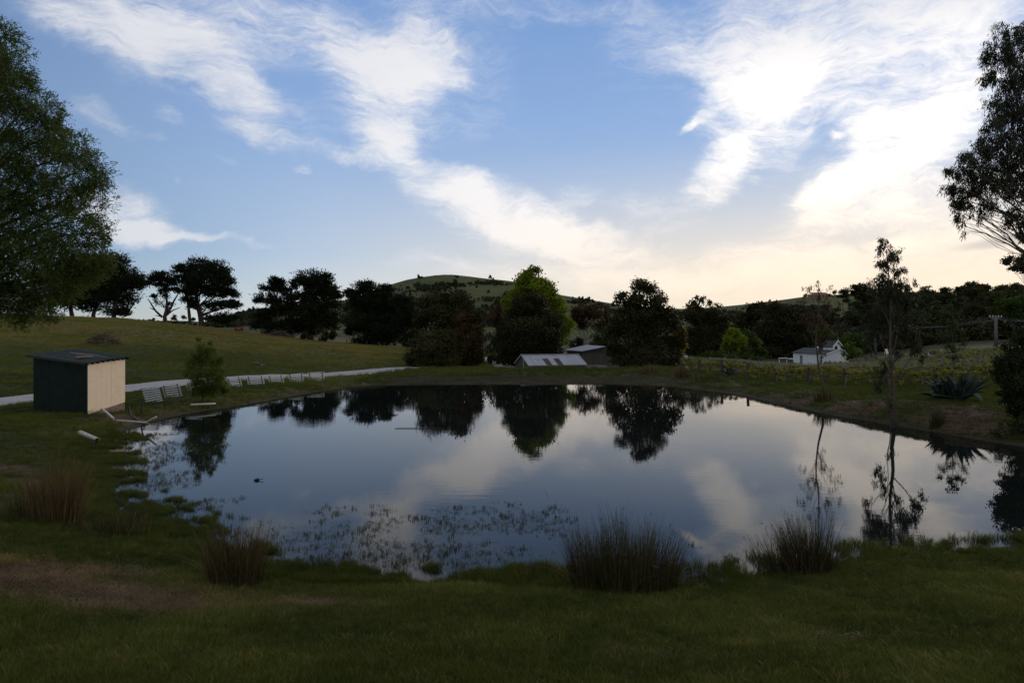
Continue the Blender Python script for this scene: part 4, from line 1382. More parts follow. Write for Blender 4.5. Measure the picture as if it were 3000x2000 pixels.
# ================================================================== TREES
def all_trees():
    PG = 'old pines along the far side of the paddock'
    pine = dict(kind='pine', mat='pine', cat='tree', size_px=2.5, deep=.8, dens=2.3)
    px_tree('pine_tree', 'dark pine right of the leafy framing tree, with a dead limb reaching right', [(255, 603, 34, 22), (272, 635, 46, 22), (302, 650, 28, 16), (316, 645, 14, 9), (285, 680, 26, 22, .7),
            (240, 665, 40, 26), (270, 705, 26, 22, .6), (290, 716, 14, 12, .6), (225, 615, 30, 25)], 150, 262, seed=1, trunk_r=.6, extra=[([(287, 726), (302, 705), (318, 682)], .28), ([(302, 700), (300, 675), (286, 668)], .2)], **pine)
    px_tree('pine_tree', 'dark pine in the middle of the group behind the leafy framing tree', [(205, 625, 42, 32), (200, 665, 45, 30), (215, 700, 36, 16, .5), (185, 640, 30, 26), (230, 690, 24, 20, .7)], 154, 215, seed=2, trunk_r=.6, **pine)
    px_tree('pine_tree', 'dark pine at the left end of the group, mostly hidden by the framing tree', [(160, 640, 34, 34), (158, 690, 32, 20, .6), (140, 660, 28, 28)], 158, 165, seed=3, trunk_r=.7, **pine)
    px_tree('forked_pine', 'slim pine with forked bare lower trunk and dead branches left of the broad pine', [(362, 641, 20, 12), (386, 640, 20, 13), (352, 653, 16, 9), (398, 655, 14, 12), (378, 672, 13, 14, .55), (364, 686, 9, 12, .5), (383, 700, 8, 12, .4)],
            168, 378, seed=4, trunk_r=.75, top_px=(382, 660), fork=.2, extra=[([(372, 728), (356, 712), (346, 695), (339, 686)], .32), ([(356, 712), (343, 706)], .16), ([(380, 726), (398, 712), (414, 706)], .22), ([(384, 722), (400, 690), (412, 670)], .35), ([(372, 726), (356, 724)], .16)], **pine)
    px_tree('pine_tree', 'narrow pine with bare pole trunk against the left flank of the broad pine', [(425, 622, 22, 12), (412, 640, 16, 10), (432, 650, 20, 16), (420, 672, 16, 10, .8), (440, 690, 18, 12, .8)], 170, 437, seed=5, trunk_r=.6, **pine)
    px_tree('broad_pine', 'broad domed pine with many spreading limbs, largest of the left hand pines', [(455, 612, 32, 15), (490, 618, 30, 17), (510, 642, 26, 20), (480, 640, 36, 18), (450, 640, 26, 16), (524, 668, 20, 16), (500, 672, 30, 16, .8), (462, 670, 26, 16, .8),
            (532, 700, 20, 11), (510, 705, 24, 10, .7), (546, 702, 8, 5), (480, 700, 26, 10, .6), (520, 730, 24, 10, .8), (490, 738, 26, 10, .8), (455, 704, 18, 9, .6)], 172, 464, seed=6, trunk_r=.95, fork=.22, twigs=4, **pine)
    px_tree('pine_tree', 'left pine of the middle pair with ragged tiers', [(640, 645, 20, 10), (622, 660, 22, 12), (655, 662, 20, 14), (612, 685, 22, 12), (648, 690, 24, 14), (600, 692, 12, 6), (602, 722, 22, 10), (635, 715, 28, 12), (660, 712, 20, 14), (612, 745, 28, 11), (645, 745, 30, 13), (640, 765, 30, 9)],
            170, 634, seed=7, trunk_r=.6, **pine)
    px_tree('pine_tree', 'right pine of the middle pair, dense with upswept tips', [(712, 638, 30, 16), (738, 648, 26, 18), (694, 656, 20, 18), (755, 672, 22, 17), (728, 675, 34, 18), (768, 685, 12, 13), (696, 690, 26, 18), (740, 702, 36, 14, .8), (712, 718, 40, 16), (752, 728, 28, 14), (690, 742, 30, 14),
            (730, 745, 36, 14), (765, 748, 16, 9), (705, 762, 22, 9, .8)], 172, 713, seed=8, trunk_r=1.0, **pine)
    px_tree('pine_tree', 'wide dark pine right of the middle pair, in front of the round hill', [(845, 664, 34, 12), (870, 668, 30, 12), (818, 680, 24, 14), (808, 676, 16, 8), (860, 690, 40, 18), (825, 705, 34, 18), (890, 700, 32, 20), (870, 725, 44, 20), (825, 735, 32, 16), (905, 730, 26, 18),
            (850, 756, 44, 16), (895, 762, 30, 18), (816, 762, 18, 8), (860, 782, 44, 12), (830, 788, 22, 8)], 135, 862, seed=9, trunk_r=.7, **pine)
    px_tree('pine_tree', 'dark pine between the wide pine and the rusty tree', [(930, 700, 24, 20), (945, 725, 22, 22), (925, 745, 24, 22), (940, 780, 22, 24, .8), (920, 690, 18, 12)], 132, 932, seed=10, trunk_r=.7, **pine)
    px_tree('small_tree', 'small round dark tree under the right side of the middle pines', [(752, 765, 14, 12), (742, 758, 12, 9), (762, 770, 10, 9), (748, 778, 12, 8)], 128, 752, 'leafy', 'dark', seed=11, trunk_r=.12)
    px_tree('small_tree', 'low dark shrub left of the big pine trunk in the middle pair', [(700, 768, 8, 9), (696, 776, 7, 7)], 130, 700, 'leafy', 'dark', seed=12, trunk_r=.08)
    # the middle ground
    px_tree('broad_tree', 'broad brown green tree behind the rusty bushes, in front of the round hill', [(1000, 690, 34, 24), (1030, 682, 30, 18), (1062, 692, 32, 24), (1085, 715, 22, 28), (980, 715, 26, 24), (1020, 722, 44, 26), (1062, 728, 34, 26), (1095, 745, 18, 26), (975, 745, 26, 24), (1030, 752, 44, 22)],
            88, 1035, 'leafy', 'dark', seed=20, size_px=2.3, trunk_r=.35, tint_shift=.08)
    px_tree('round_bush', 'big rounded dark olive brown bush, left of the pair at the far bank', [(985, 780, 32, 26), (1025, 775, 28, 20), (962, 800, 26, 24), (1000, 805, 38, 26), (1040, 800, 26, 26), (950, 822, 20, 16), (985, 826, 38, 20), (1028, 830, 34, 16), (960, 838, 24, 9)],
            74, 992, 'leafy', 'dark', seed=21, size_px=2.1, trunk_r=.2, dens=1.25, tint_shift=.16)
    px_tree('rusty_bush', 'taller rusty orange bush on the right of the pair at the far bank', [(1070, 745, 22, 24), (1090, 770, 20, 28), (1068, 785, 26, 26), (1094, 805, 16, 26), (1065, 815, 28, 24), (1088, 830, 20, 16), (1050, 765, 18, 20)],
            76, 1072, 'leafy', 'rust', seed=22, size_px=2.1, trunk_r=.18, dens=1.15, tint_shift=0)
    px_tree('reddish_tree', 'slender tree with red brown leaves between the broad tree and the cone tree', [(1142, 712, 16, 14), (1155, 728, 16, 16), (1132, 735, 15, 18), (1148, 752, 18, 16)], 108, 1146, 'sparse', 'redleaf', seed=23, trunk_r=.15, tint_shift=-.15)
    px_tree('weeping_tree', 'dark weeping tree hanging over the bend of the gravel road', [(1130, 780, 20, 22), (1152, 785, 20, 26), (1128, 810, 18, 18), (1150, 812, 18, 18), (1110, 808, 10, 18, .6), (1164, 805, 8, 26)], 90, 1158, 'gum', 'dark', seed=24, trunk_r=.28, size_px=2.2)
    px_tree('bright_tree', 'tall bright yellow green tree rising behind the dark cone tree', [(1222, 630, 22, 16), (1205, 643, 22, 13), (1242, 643, 24, 15), (1225, 658, 42, 16), (1238, 622, 10, 7, .6), (1258, 662, 18, 12), (1188, 668, 22, 10), (1200, 680, 32, 16), (1250, 682, 30, 18), (1172, 690, 16, 12), (1275, 700, 20, 20),
            (1172, 712, 16, 16), (1290, 722, 20, 18), (1296, 745, 20, 16), (1300, 768, 16, 14), (1290, 785, 16, 12), (1225, 700, 40, 24), (1270, 740, 22, 24)], 90, 1235, 'leafy', 'bright', seed=25, size_px=2.3, dens=1.5, trunk_r=.35)
    px_tree('cone_tree', 'dense dark cone shaped tree behind the low shed', [(1216, 680, 22, 13), (1228, 690, 24, 14), (1200, 702, 26, 18), (1232, 712, 32, 20), (1215, 722, 44, 20), (1175, 735, 24, 24), (1258, 740, 28, 24), (1215, 750, 62, 24), (1168, 770, 24, 26), (1265, 775, 26, 28), (1215, 785, 66, 26),
            (1168, 805, 24, 22), (1262, 808, 30, 22), (1215, 815, 64, 20), (1175, 828, 22, 12)], 79, 1215, 'leafy', 'dark', seed=26, size_px=2.2, trunk_r=.4, dens=1.25, tint_shift=-.12)
    px_tree('brown_tree', 'brown tree with pale forked trunk behind the tall shed', [(1340, 712, 26, 18), (1372, 715, 26, 18), (1322, 730, 18, 18, .7), (1395, 735, 18, 18, .8), (1352, 735, 34, 20), (1385, 755, 22, 18), (1330, 752, 18, 16, .6)], 104, 1340, 'leafy', 'redleaf', seed=27, size_px=2.1, trunk_r=.30, bark='palebark',
            tint_shift=-.30, fork=.12, dens=.9, extra=[([(1341, 790), (1331, 765), (1324, 745)], .13), ([(1341, 790), (1352, 762), (1360, 745)], .12)])
    px_tree('green_shrub_tree', 'dark green tree filling the gap left of the round topped tree', [(1385, 770, 26, 18), (1375, 790, 28, 14), (1400, 790, 18, 18), (1325, 790, 18, 14)], 96, 1385, 'leafy', 'olive', seed=28, trunk_r=.2, tint_shift=-.1)
    px_tree('round_tree', 'large dark round topped tree right of the sheds', [(1470, 660, 24, 16), (1494, 665, 20, 16), (1440, 680, 20, 15), (1428, 695, 14, 14, .7), (1516, 688, 17, 16), (1480, 690, 42, 20), (1450, 712, 28, 18, .8), (1520, 712, 26, 20), (1485, 722, 44, 20), (1425, 735, 26, 20), (1540, 740, 24, 24),
            (1470, 750, 60, 24), (1412, 765, 20, 26), (1550, 775, 22, 28), (1480, 785, 66, 28), (1415, 800, 20, 28), (1555, 808, 20, 24), (1480, 818, 68, 24), (1430, 832, 30, 14), (1540, 832, 30, 14)], 72, 1482, 'leafy', 'dark', seed=29, size_px=2.2, trunk_r=.42, dens=1.2)
    px_tree('yellow_shrub', 'golden yellow shrub glowing at the right edge of the round topped tree', [(1562, 765, 12, 14), (1570, 785, 12, 16), (1564, 802, 11, 12)], 80, 1562, 'leafy', 'yellow', seed=30, size_px=2.1, trunk_r=.1, tint_shift=-.1)
    px_tree('wispy_tree', 'tall wispy topped tree standing alone above the vineyard trees', [(1606, 684, 14, 9, .6), (1590, 694, 12, 7, .5), (1622, 696, 14, 8, .5), (1648, 700, 12, 6, .5), (1605, 705, 28, 12, .8), (1640, 718, 26, 12), (1590, 722, 26, 18), (1620, 745, 42, 24), (1595, 770, 28, 24), (1635, 780, 30, 24), (1600, 802, 36, 18),
            (1648, 805, 26, 18), (1660, 745, 16, 20)], 122, 1612, 'leafy', 'dark', seed=31, size_px=2.2, trunk_r=.4, top_px=(1606, 690))
    px_tree('lime_tree', 'lime green rounded tree above the vineyard', [(1690, 762, 16, 12), (1678, 776, 20, 14), (1702, 776, 14, 14), (1696, 795, 20, 14), (1675, 795, 18, 14)], 112, 1690, 'leafy', 'bright', seed=32, size_px=2.3, trunk_r=.22, tint_shift=-.15)
    px_tree('green_tree', 'mid green tree right of the lime green one', [(1722, 772, 20, 14), (1735, 790, 20, 16), (1718, 800, 20, 12), (1745, 808, 16, 12)], 118, 1728, 'leafy', 'green', seed=33, trunk_r=.2, tint_shift=-.2)
    px_tree('hedge_tree', 'low spreading dark green tree at the left of the vineyard back edge', [(1612, 825, 26, 10), (1645, 818, 26, 12), (1670, 826, 22, 9)], 104, 1645, 'leafy', 'green', seed=34, trunk_r=.15, tint_shift=-.4)
    px_tree('hedge_tree', 'low spreading dark green tree in the middle of the vineyard back edge', [(1702, 818, 26, 10), (1735, 822, 26, 11), (1690, 828, 26, 7)], 106, 1712, 'leafy', 'green', seed=35, trunk_r=.15, tint_shift=-.35)
    px_tree('dark_conifer', 'broad dark evergreen left of the chapel', [(1782, 702, 22, 12), (1800, 715, 34, 16), (1770, 720, 26, 16), (1790, 740, 46, 20), (1835, 745, 22, 20), (1780, 768, 44, 24), (1830, 780, 26, 26), (1795, 800, 54, 24), (1760, 815, 30, 16), (1832, 812, 16, 20)], 146, 1795, 'leafy', 'dark', seed=36,
            size_px=2.3, trunk_r=.5, dens=1.15, tint_shift=-.2)
    px_tree('hill_foot_tree', 'dark bushy tree left of the broad evergreen, higher up the slope', [(1745, 700, 22, 12), (1722, 715, 22, 14), (1755, 725, 24, 20), (1700, 735, 22, 16), (1730, 748, 26, 18)], 200, 1735, 'leafy', 'dark', seed=37, trunk_r=.5, tint_shift=-.1)
    px_tree('red_tree', 'red leaved tree behind the left part of the chapel', [(1868, 738, 18, 12), (1880, 752, 18, 14), (1856, 748, 12, 10), (1870, 768, 18, 10)], 168, 1870, 'leafy', 'redleaf', seed=38, trunk_r=.25)
    px_tree('green_tree', 'dark green tree directly behind the chapel roof', [(1850, 775, 18, 14), (1875, 780, 22, 16), (1902, 775, 20, 18), (1850, 795, 18, 12), (1885, 768, 20, 12)], 145, 1878, 'leafy', 'green', seed=39, trunk_r=.25, tint_shift=-.3)
    px_tree('green_tree', 'rounded mid green tree behind the right end of the chapel', [(1945, 778, 26, 12), (1970, 782, 20, 14), (1958, 795, 26, 14), (1985, 800, 12, 10)], 142, 1960, 'leafy', 'green', seed=40, trunk_r=.25, tint_shift=-.15)
    px_tree('yellowish_bush', 'yellow green bush touching the right gable of the chapel', [(1942, 795, 12, 8), (1956, 800, 14, 10), (1965, 812, 14, 12), (1950, 816, 14, 12), (1962, 828, 14, 10)], 119, 1958, 'leafy', 'green', seed=41, trunk_r=.12, tint_shift=.12)
    # young trees on the right bank
    px_tree('slender_gum', 'slender young gum with thin curved trunk and reddish sparse leaves on the right bank', [(1858, 655, 16, 12, .35), (1884, 652, 14, 12, .3), (1902, 662, 14, 10, .35), (1855, 690, 20, 16, .3), (1885, 690, 24, 18, .35), (1915, 700, 16, 18, .3), (1865, 720, 22, 18, .3), (1900, 735, 22, 20, .3), (1858, 760, 16, 22, .25),
            (1905, 775, 18, 24, .25), (1880, 790, 16, 20, .2), (1846, 740, 10, 12, .2), (1925, 745, 10, 14, .25)], 38, 1892, 'gum', 'redleaf', seed=50, size_px=2.1, dens=.62, trunk_r=.085, bark='gumbark', tint_shift=-.35, top_px=(1880, 650), fork=.25, twigs=3)
    px_tree('young_gum', 'taller young gum with straight trunk at the water edge on the right bank', [(2030, 562, 14, 16, .55), (2050, 585, 18, 16, .5), (2034, 605, 16, 16, .6), (2062, 615, 14, 12, .5), (2020, 640, 22, 14, .6), (2052, 645, 26, 18, .75), (2085, 645, 14, 12, .5), (2035, 668, 28, 18, .8), (2005, 655, 12, 10, .4), (2070, 680, 24, 18, .6),
            (2040, 705, 36, 20, .6), (2010, 725, 26, 20, .5), (2080, 725, 26, 22, .5), (2045, 750, 34, 22, .45), (2095, 760, 18, 26, .4), (2008, 760, 20, 20, .4), (2110, 800, 14, 24, .5), (2060, 790, 24, 18, .25), (2000, 800, 12, 18, .2)],
            28.5, 2056, 'gum', 'gum', seed=51, size_px=2.5, dens=2.6, trunk_r=.105, bark='gumbark', top_px=(2036, 575), fork=.30, twigs=4)
    px_tree('gum_shoot', 'leafy side shoot hanging in front of the vines just left of the young gum trunk', [(2022, 845, 12, 16, .8), (2016, 870, 9, 20, .8), (2034, 830, 14, 8, .5), (2045, 905, 10, 24, .35), (2030, 880, 12, 20, .3)], 28.0, 2046, 'gum', 'gum', seed=52, size_px=2.6, trunk_r=.03, twigs=2)
    px_tree('thin_sapling', 'thin spindly sapling behind the agave', [(2190, 745, 16, 12, .4), (2175, 765, 18, 14, .5), (2205, 768, 18, 14, .5), (2165, 790, 16, 12, .4), (2195, 795, 24, 14, .4), (2218, 785, 12, 12, .4), (2190, 825, 20, 16, .2)], 37, 2196, 'sparse', 'olive', seed=53, size_px=2.2, trunk_r=.05, twigs=4, bark='gumbark')
    px_tree('autumn_tree', 'green and orange leaved tree at the right edge, above the power pole', [(2300, 688, 20, 16, .7), (2330, 690, 26, 18, .8), (2285, 705, 14, 12, .6), (2315, 712, 24, 14, .7), (2345, 715, 24, 16, .8), (2365, 690, 30, 30, .8)], 62, 2372, 'leafy', 'green', seed=54, size_px=2.6, trunk_r=.2, tint_shift=-.15)
    # wispy willow sapling by the panels
    px_tree('willow_sapling', 'feathery pale green sapling at the water edge before the slatted panels', [(458, 782, 7, 12, .5), (482, 790, 6, 10, .5), (455, 802, 14, 14, .55), (480, 810, 14, 16, .6), (445, 826, 18, 16, .65), (472, 832, 22, 18, .7), (500, 830, 12, 18, .6), (440, 852, 18, 18, .65), (468, 860, 26, 20, .8), (502, 858, 18, 20, .65),
            (448, 885, 20, 18, .6), (480, 890, 24, 18, .7), (508, 885, 16, 18, .6), (465, 905, 22, 12, .5), (522, 900, 10, 12, .4)], 35.8, 466, 'sparse', 'willow', seed=55, size_px=1.7, dens=1.9, trunk_r=.05, twigs=5, deep=1.0, top_px=(460, 785), tint_shift=.30, fork=.1, base_z=.22)
    # the framing trees
    px_tree('willow_tree', 'big leafy tree framing the left edge, branches hanging over the paddock', [(5, 90, 34, 45), (28, 150, 46, 36), (-30, 180, 60, 70), (20, 210, 60, 40), (70, 240, 50, 30), (105, 255, 36, 28), (60, 290, 60, 40, .8), (120, 310, 46, 36), (160, 345, 46, 34), (20, 350, 60, 50, .7), (90, 370, 60, 44, .8),
            (180, 390, 48, 38), (212, 415, 30, 34), (140, 430, 60, 44, .8), (60, 440, 70, 50, .9), (205, 470, 38, 38, .8), (170, 510, 60, 36, .75), (225, 535, 24, 28, .8), (90, 510, 70, 46, .8), (10, 500, 60, 60), (150, 565, 60, 34), (205, 590, 44, 30), (80, 585, 70, 44), (10, 610, 60, 60), (130, 625, 60, 34), (205, 630, 36, 26),
            (60, 660, 60, 40), (115, 675, 40, 30), (10, 690, 50, 34), (70, 710, 40, 24, .8), (100, 725, 26, 16, .7), (-60, 400, 80, 120), (-70, 620, 70, 90), (175, 655, 28, 20, .7)],
            20.5, -190, 'willow', 'willow', seed=60, size_px=2.45, trunk_r=.34, dens=1.45, deep=.9, top_px=(-60, 120), twigs=4, tint_shift=.06)
    px_tree('gum_tree', 'large drooping gum framing the right edge of the photograph, above the pond', [(2322, 72, 28, 26), (2340, 110, 34, 34), (2290, 125, 28, 34), (2282, 165, 22, 22), (2325, 170, 36, 30), (2335, 215, 30, 24, .8), (2300, 245, 34, 28), (2345, 270, 34, 36), (2285, 285, 24, 22), (2318, 310, 40, 28), (2265, 325, 26, 24),
            (2240, 345, 28, 20), (2290, 360, 34, 26), (2335, 370, 34, 34), (2215, 370, 26, 22), (2250, 385, 34, 26), (2185, 400, 22, 14), (2195, 425, 24, 20), (2230, 420, 30, 24), (2285, 415, 34, 24), (2335, 430, 34, 28, .9), (2212, 455, 20, 22), (2250, 455, 26, 22, .7), (2300, 460, 28, 18, .5), (2212, 490, 12, 20, .7), (2235, 480, 14, 16, .5),
            (2212, 520, 8, 16, .5), (2345, 500, 22, 26, .8), (2320, 490, 18, 18, .5), (2258, 500, 12, 12, .4), (2340, 535, 16, 16, .6), (2400, 200, 60, 90), (2410, 340, 60, 80), (2400, 470, 50, 60), (2390, 80, 40, 50)],
            25.2, 2500, 'gum', 'gum', seed=61, size_px=2.5, trunk_r=.20, dens=1.35, deep=.9, bark='gumbark', top_px=(2390, 120), twigs=5, tint_shift=-.1)
    px_tree('wattle_tree', 'feathery dark branch reaching in from the right edge just above the wooded hill', [(2322, 600, 20, 9, .8), (2342, 612, 24, 14), (2335, 590, 20, 10, .7), (2375, 600, 30, 24)], 24.6, 2490, 'leafy', 'gum', seed=62, size_px=2.2, trunk_r=.09, tint_shift=-.1)
    px_tree('dark_shrub', 'dense dark narrow leaved shrub at the right edge beside the agave', [(2350, 770, 26, 24), (2330, 800, 28, 24), (2312, 830, 26, 24), (2345, 840, 34, 34), (2305, 860, 26, 20), (2330, 880, 34, 28), (2345, 920, 34, 28), (2318, 910, 24, 20), (2385, 860, 40, 70), (2335, 945, 22, 14)],
            25.6, 2376, 'leafy', 'olive', seed=63, size_px=2.5, trunk_r=.10, tint_shift=-.35, dens=1.2)
    px_tree('bank_shrub', 'low spiky shrub at the right edge on the brown bank', [(2300, 985, 16, 12, .7), (2330, 990, 22, 14), (2352, 980, 26, 20)], 24.7, 2336, 'willow', 'olive', seed=64, size_px=2.6, trunk_r=.03, tint_shift=-.35)


def share_tree(kind, mat, seed, h, wd, size, bark='bark', bare=.35, flat=1.0):
    """meshes of one tree h metres high, to be used by several trees"""
    rng = np.random.default_rng(seed)
    cl = []
    n = 9
    for i in range(n):
        a = rng.random() * 6.28; r = wd * .5 * rng.uniform(.1, .75); z = h * rng.uniform(bare + .12, .9)
        k = 1 - .55 * abs(z / h - .62)
        cl.append((math.cos(a) * r * k, math.sin(a) * r * k, z, wd * .26 * k, wd * .26 * k, wd * .16 * flat * k, rng.uniform(.6, 1.1)))
    cl.append((0, 0, h * .9, wd * .24, wd * .24, h * .09 * flat, 1.0))
    V, Fq, T = crown(cl, kind, rng, size, 1.0)
    cm = mesh_np('crown', V, Fq, M[mat], T)
    mb = MB(); limbs(mb, np.array([0, 0, -.3]), np.array([0, 0, h * .8]), cl, h * .022, rng, 2, bare)
    return cm, mb.mesh('trunk', M[bark], True)


def forest():
    kinds = [share_tree('leafy', 'dark', 100 + i, 12, 9, .62, 'bark', .30, .8) for i in range(4)] + [share_tree('leafy', 'olive', 110 + i, 12, 9.5, .62, 'palebark', .32, .7) for i in range(3)]
    rng = np.random.default_rng(77)
    spots = []
    # the wooded slope on the right, nearest rows first
    for (D, y0, n, x0, x1, hh) in ((178, 0, 8, 1985, 2420, 8.5), (200, 0, 9, 1950, 2430, 10.5), (222, 0, 10, 1940, 2440, 11.5), (245, 0, 10, 1955, 2450, 12.5), (268, 0, 11, 1950, 2450, 13.0), (290, 0, 11, 1960, 2460, 13.5)):
        for i in range(n):
            px = x0 + (x1 - x0) * (i + rng.uniform(.2, .8)) / n
            spots.append((px, D + rng.uniform(-8, 8), hh * rng.uniform(.82, 1.12), rng.integers(0, 7)))
    # slope behind the vineyard trees
    for i in range(16):
        spots.append((1590 + 330 * (i + rng.uniform(.1, .9)) / 16, rng.uniform(205, 290), rng.uniform(6.5, 10), rng.integers(0, 7)))
    tiers = [(190, 'lowest tier'), (212, 'second tier'), (234, 'third tier'), (257, 'fourth tier'), (279, 'fifth tier'), (999, 'top tier')]
    for (px, D, h, k) in spots:
        p = G(px, D)
        top = HY - (p[2] + h - CAMZ) / D * F
        lim = np.interp(px, [1560, 1700, 1800, 1900, 1945, 1975, 2010, 2060, 2110, 2160, 2230, 2290, 2352, 2500], [722, 716, 705, 712, 690, 648, 652, 668, 664, 660, 646, 655, 650, 648])
        if top < lim: h *= max(.4, 1 - (lim - top) / F * D / h)
        cm, tm = kinds[int(k)]
        low = px < 1935
        r = empty('woodland_tree', p, 'dark tree on the slope behind the vineyard trees' if low else 'dark gum in the %s of the wooded slope, %s' % (next(t for a, t in tiers if D < a), 'left of the young gum trunk' if px < 2056 else 'right of the young gum trunk' if px < 2200 else 'above the agave' if px < 2290 else 'at the right edge'), 'tree',
                  'trees on the slope behind the vineyard' if low else 'gums of the wooded slope on the right', rng.random() * 6.28)
        s = h / 12
        r.scale = (s, s, s)
        for nm, me in (('crown', cm), ('trunk', tm)):
            link(nm, me, r)
    # the trees that stand out on the skyline of the wood
    for px, top, D, h, lab, k in ((1975, 650, 236, 15, 'tall tree with rounded crown at the left end of the wooded slope', 1), (2232, 645, 285, 14, 'umbrella crowned gum highest on the wooded skyline', 5), (2130, 656, 285, 12, 'small flat topped gum standing up from the wooded skyline, left of the umbrella crowned one', 4),
                                (1937, 662, 300, 10, 'lone round tree on the skyline right of the hill house', 2), (2325, 650, 285, 12, 'flat crowned gum on the wooded skyline near the right edge', 6)):
        z = CAMZ + (HY - top) / F * D
        x = (px - CX) / F * D
        r = empty('skyline_gum', (x, D, z - h), lab, 'tree'); r.scale = (h / 12,) * 3
        for nm, me in zip(('crown', 'trunk'), kinds[k]): link(nm, me, r)
    # trees dotted over the far hills
    small = [share_tree('leafy', 'dark', 120 + i, 7, 6.5, 1.0, 'bark', .25, .9) for i in range(3)]
    hs = [(962, 640, 1.2), (970, 641, 1.0), (1000, 633, .4), (1046, 634, .6), (1050, 640, .9), (1126, 640, 1.1), (1133, 642, .8), (1150, 645, .5), (880, 660, .8), (905, 668, .6), (920, 655, .5), (1046, 652, 1.3), (1047, 662, 1.3), (1175, 690, 1.4), (1180, 700, 1.3), (1170, 712, 1.2),
          (1165, 690, .9), (1150, 712, 1.1), (1178, 722, 1.0), (1160, 728, 1.0), (1140, 700, .8), (930, 680, .8), (945, 690, .9), (960, 660, .9), (1010, 668, .9), (1020, 660, .8), (1330, 687, .9), (1338, 690, 1.1), (1345, 690, .9), (1352, 693, 1.3), (1362, 695, 1.2), (1316, 684, .6), (1408, 700, .9),
          (1420, 703, .6), (1750, 697, .8), (1768, 693, .8), (1850, 682, 1.2), (1858, 683, 1.0), (1905, 680, .9), (1917, 676, 1.3), (490, 728, 1.0), (500, 724, 1.1), (512, 727, .9), (558, 716, .8), (572, 716, 1.0), (582, 714, 1.1), (590, 718, 1.0), (560, 730, 1.0), (575, 735, 1.0), (585, 740, .9),
          (318, 739, 1.0), (330, 737, 1.1), (342, 738, 1.1), (352, 736, 1.2), (540, 740, 1.0), (420, 738, 1.2), (400, 738, 1.3), (520, 738, 1.1), (445, 741, 1.1), (1095, 660, .7), (1080, 655, .5), (1105, 652, .5), (980, 690, .8), (900, 690, .8), (1100, 690, .7), (1122, 672, .7), (870, 672, .8)]
    for i, (px, py, s) in enumerate(hs):
        p = hill_hit(px, py + 2)
        hz = 'on the left flank of the round hill' if px < 940 and px > 840 else 'near the summit of the round hill' if 940 <= px < 1110 and py < 675 else 'on the face of the round hill' if 940 <= px < 1200 and py >= 675 else 'on the summit line right of the round hill top' if 1110 <= px < 1200 else 'on the falling right shoulder of the round hill' if 1200 <= px < 1500 else 'on the green hill at the right' if px >= 1500 else 'far beyond the paddock between the dark pines'
        r = empty('hill_tree', p - np.array([0, 0, .4]), 'small distant tree ' + hz, 'tree', 'trees dotted over the far hills', rng.random() * 6)
        s *= .62; r.scale = (s, s, s * rng.uniform(.85, 1.15))
        for nm, me in zip(('crown', 'trunk'), small[i % 3]): link(nm, me, r)
    # scrub that reads as dark patches on the hill
    P, S = [], []
    for (px, py, rx, ry, n) in ((985, 664, 60, 8, 90), (1040, 656, 40, 5, 40), (1120, 652, 50, 4, 60), (1180, 680, 30, 8, 40), (1120, 720, 50, 25, 60), (1160, 700, 30, 15, 50), (1380, 706, 35, 4, 40), (1330, 695, 30, 5, 30), (570, 726, 36, 9, 120), (590, 738, 40, 7, 90), (1720, 722, 120, 14, 130),
                               (1600, 722, 70, 8, 80), (1850, 716, 90, 10, 110), (900, 700, 50, 20, 70), (520, 748, 60, 5, 60), (350, 744, 70, 3, 60), (1000, 700, 60, 20, 30), (1430, 718, 60, 6, 50), (1140, 745, 40, 8, 60), (1180, 735, 30, 8, 40)):
        for _ in range(n):
            p = hill_hit(px + rng.normal() * rx * .45, min(py + rng.normal() * ry * .5, 752)); P.append(p); S.append(rng.uniform(.35, 1.0))
    P = np.array(P)
    me = crown([(0, 0, 1.2, 2.2, 2.2, 1.5, 1.2)], 'leafy', np.random.default_rng(5), .9)
    mm = leaf_mat('scrub_leaves', (.014, .018, .008), (.036, .042, .016), None, 0, 'INSTANCER', .05)
    pr = proto('bush', mesh_np('bush', me[0], me[1], mm))
    scatter('scrub', P, S, rng.random(len(P)) * 6, rng.random(len(P)), [pr], np.zeros(len(P)), 'dark scrub in patches on the far hills', 'scrub')

def undergrowth():
    rng = np.random.default_rng(66)
    P, S = [], []
    for _ in range(900):
        D = rng.uniform(160, 300); px = rng.uniform(1935, 2480)
        P.append(G(px, D)); S.append(rng.uniform(.7, 1.7))
    for _ in range(420):
        D = rng.uniform(150, 300); px = rng.uniform(1560, 1935)
        if D < 170 and 1810 < px: continue
        P.append(G(px, D)); S.append(rng.uniform(.5, 1.3))
    me = crown([(0, 0, 1.3, 2.3, 2.3, 1.6, 1.3)], 'leafy', np.random.default_rng(6), .5)
    mm = leaf_mat('undergrowth_leaves', (.012, .014, .006), (.030, .032, .012), (.05, .045, .018), 0, 'INSTANCER', .03)
    pr = proto('shrub', mesh_np('shrub', me[0], me[1], mm))
    scatter('undergrowth', np.array(P), S, rng.random(len(P)) * 6, rng.random(len(P)), [pr], np.zeros(len(P)), 'dark undergrowth between the trees of the wooded slopes', 'undergrowth')


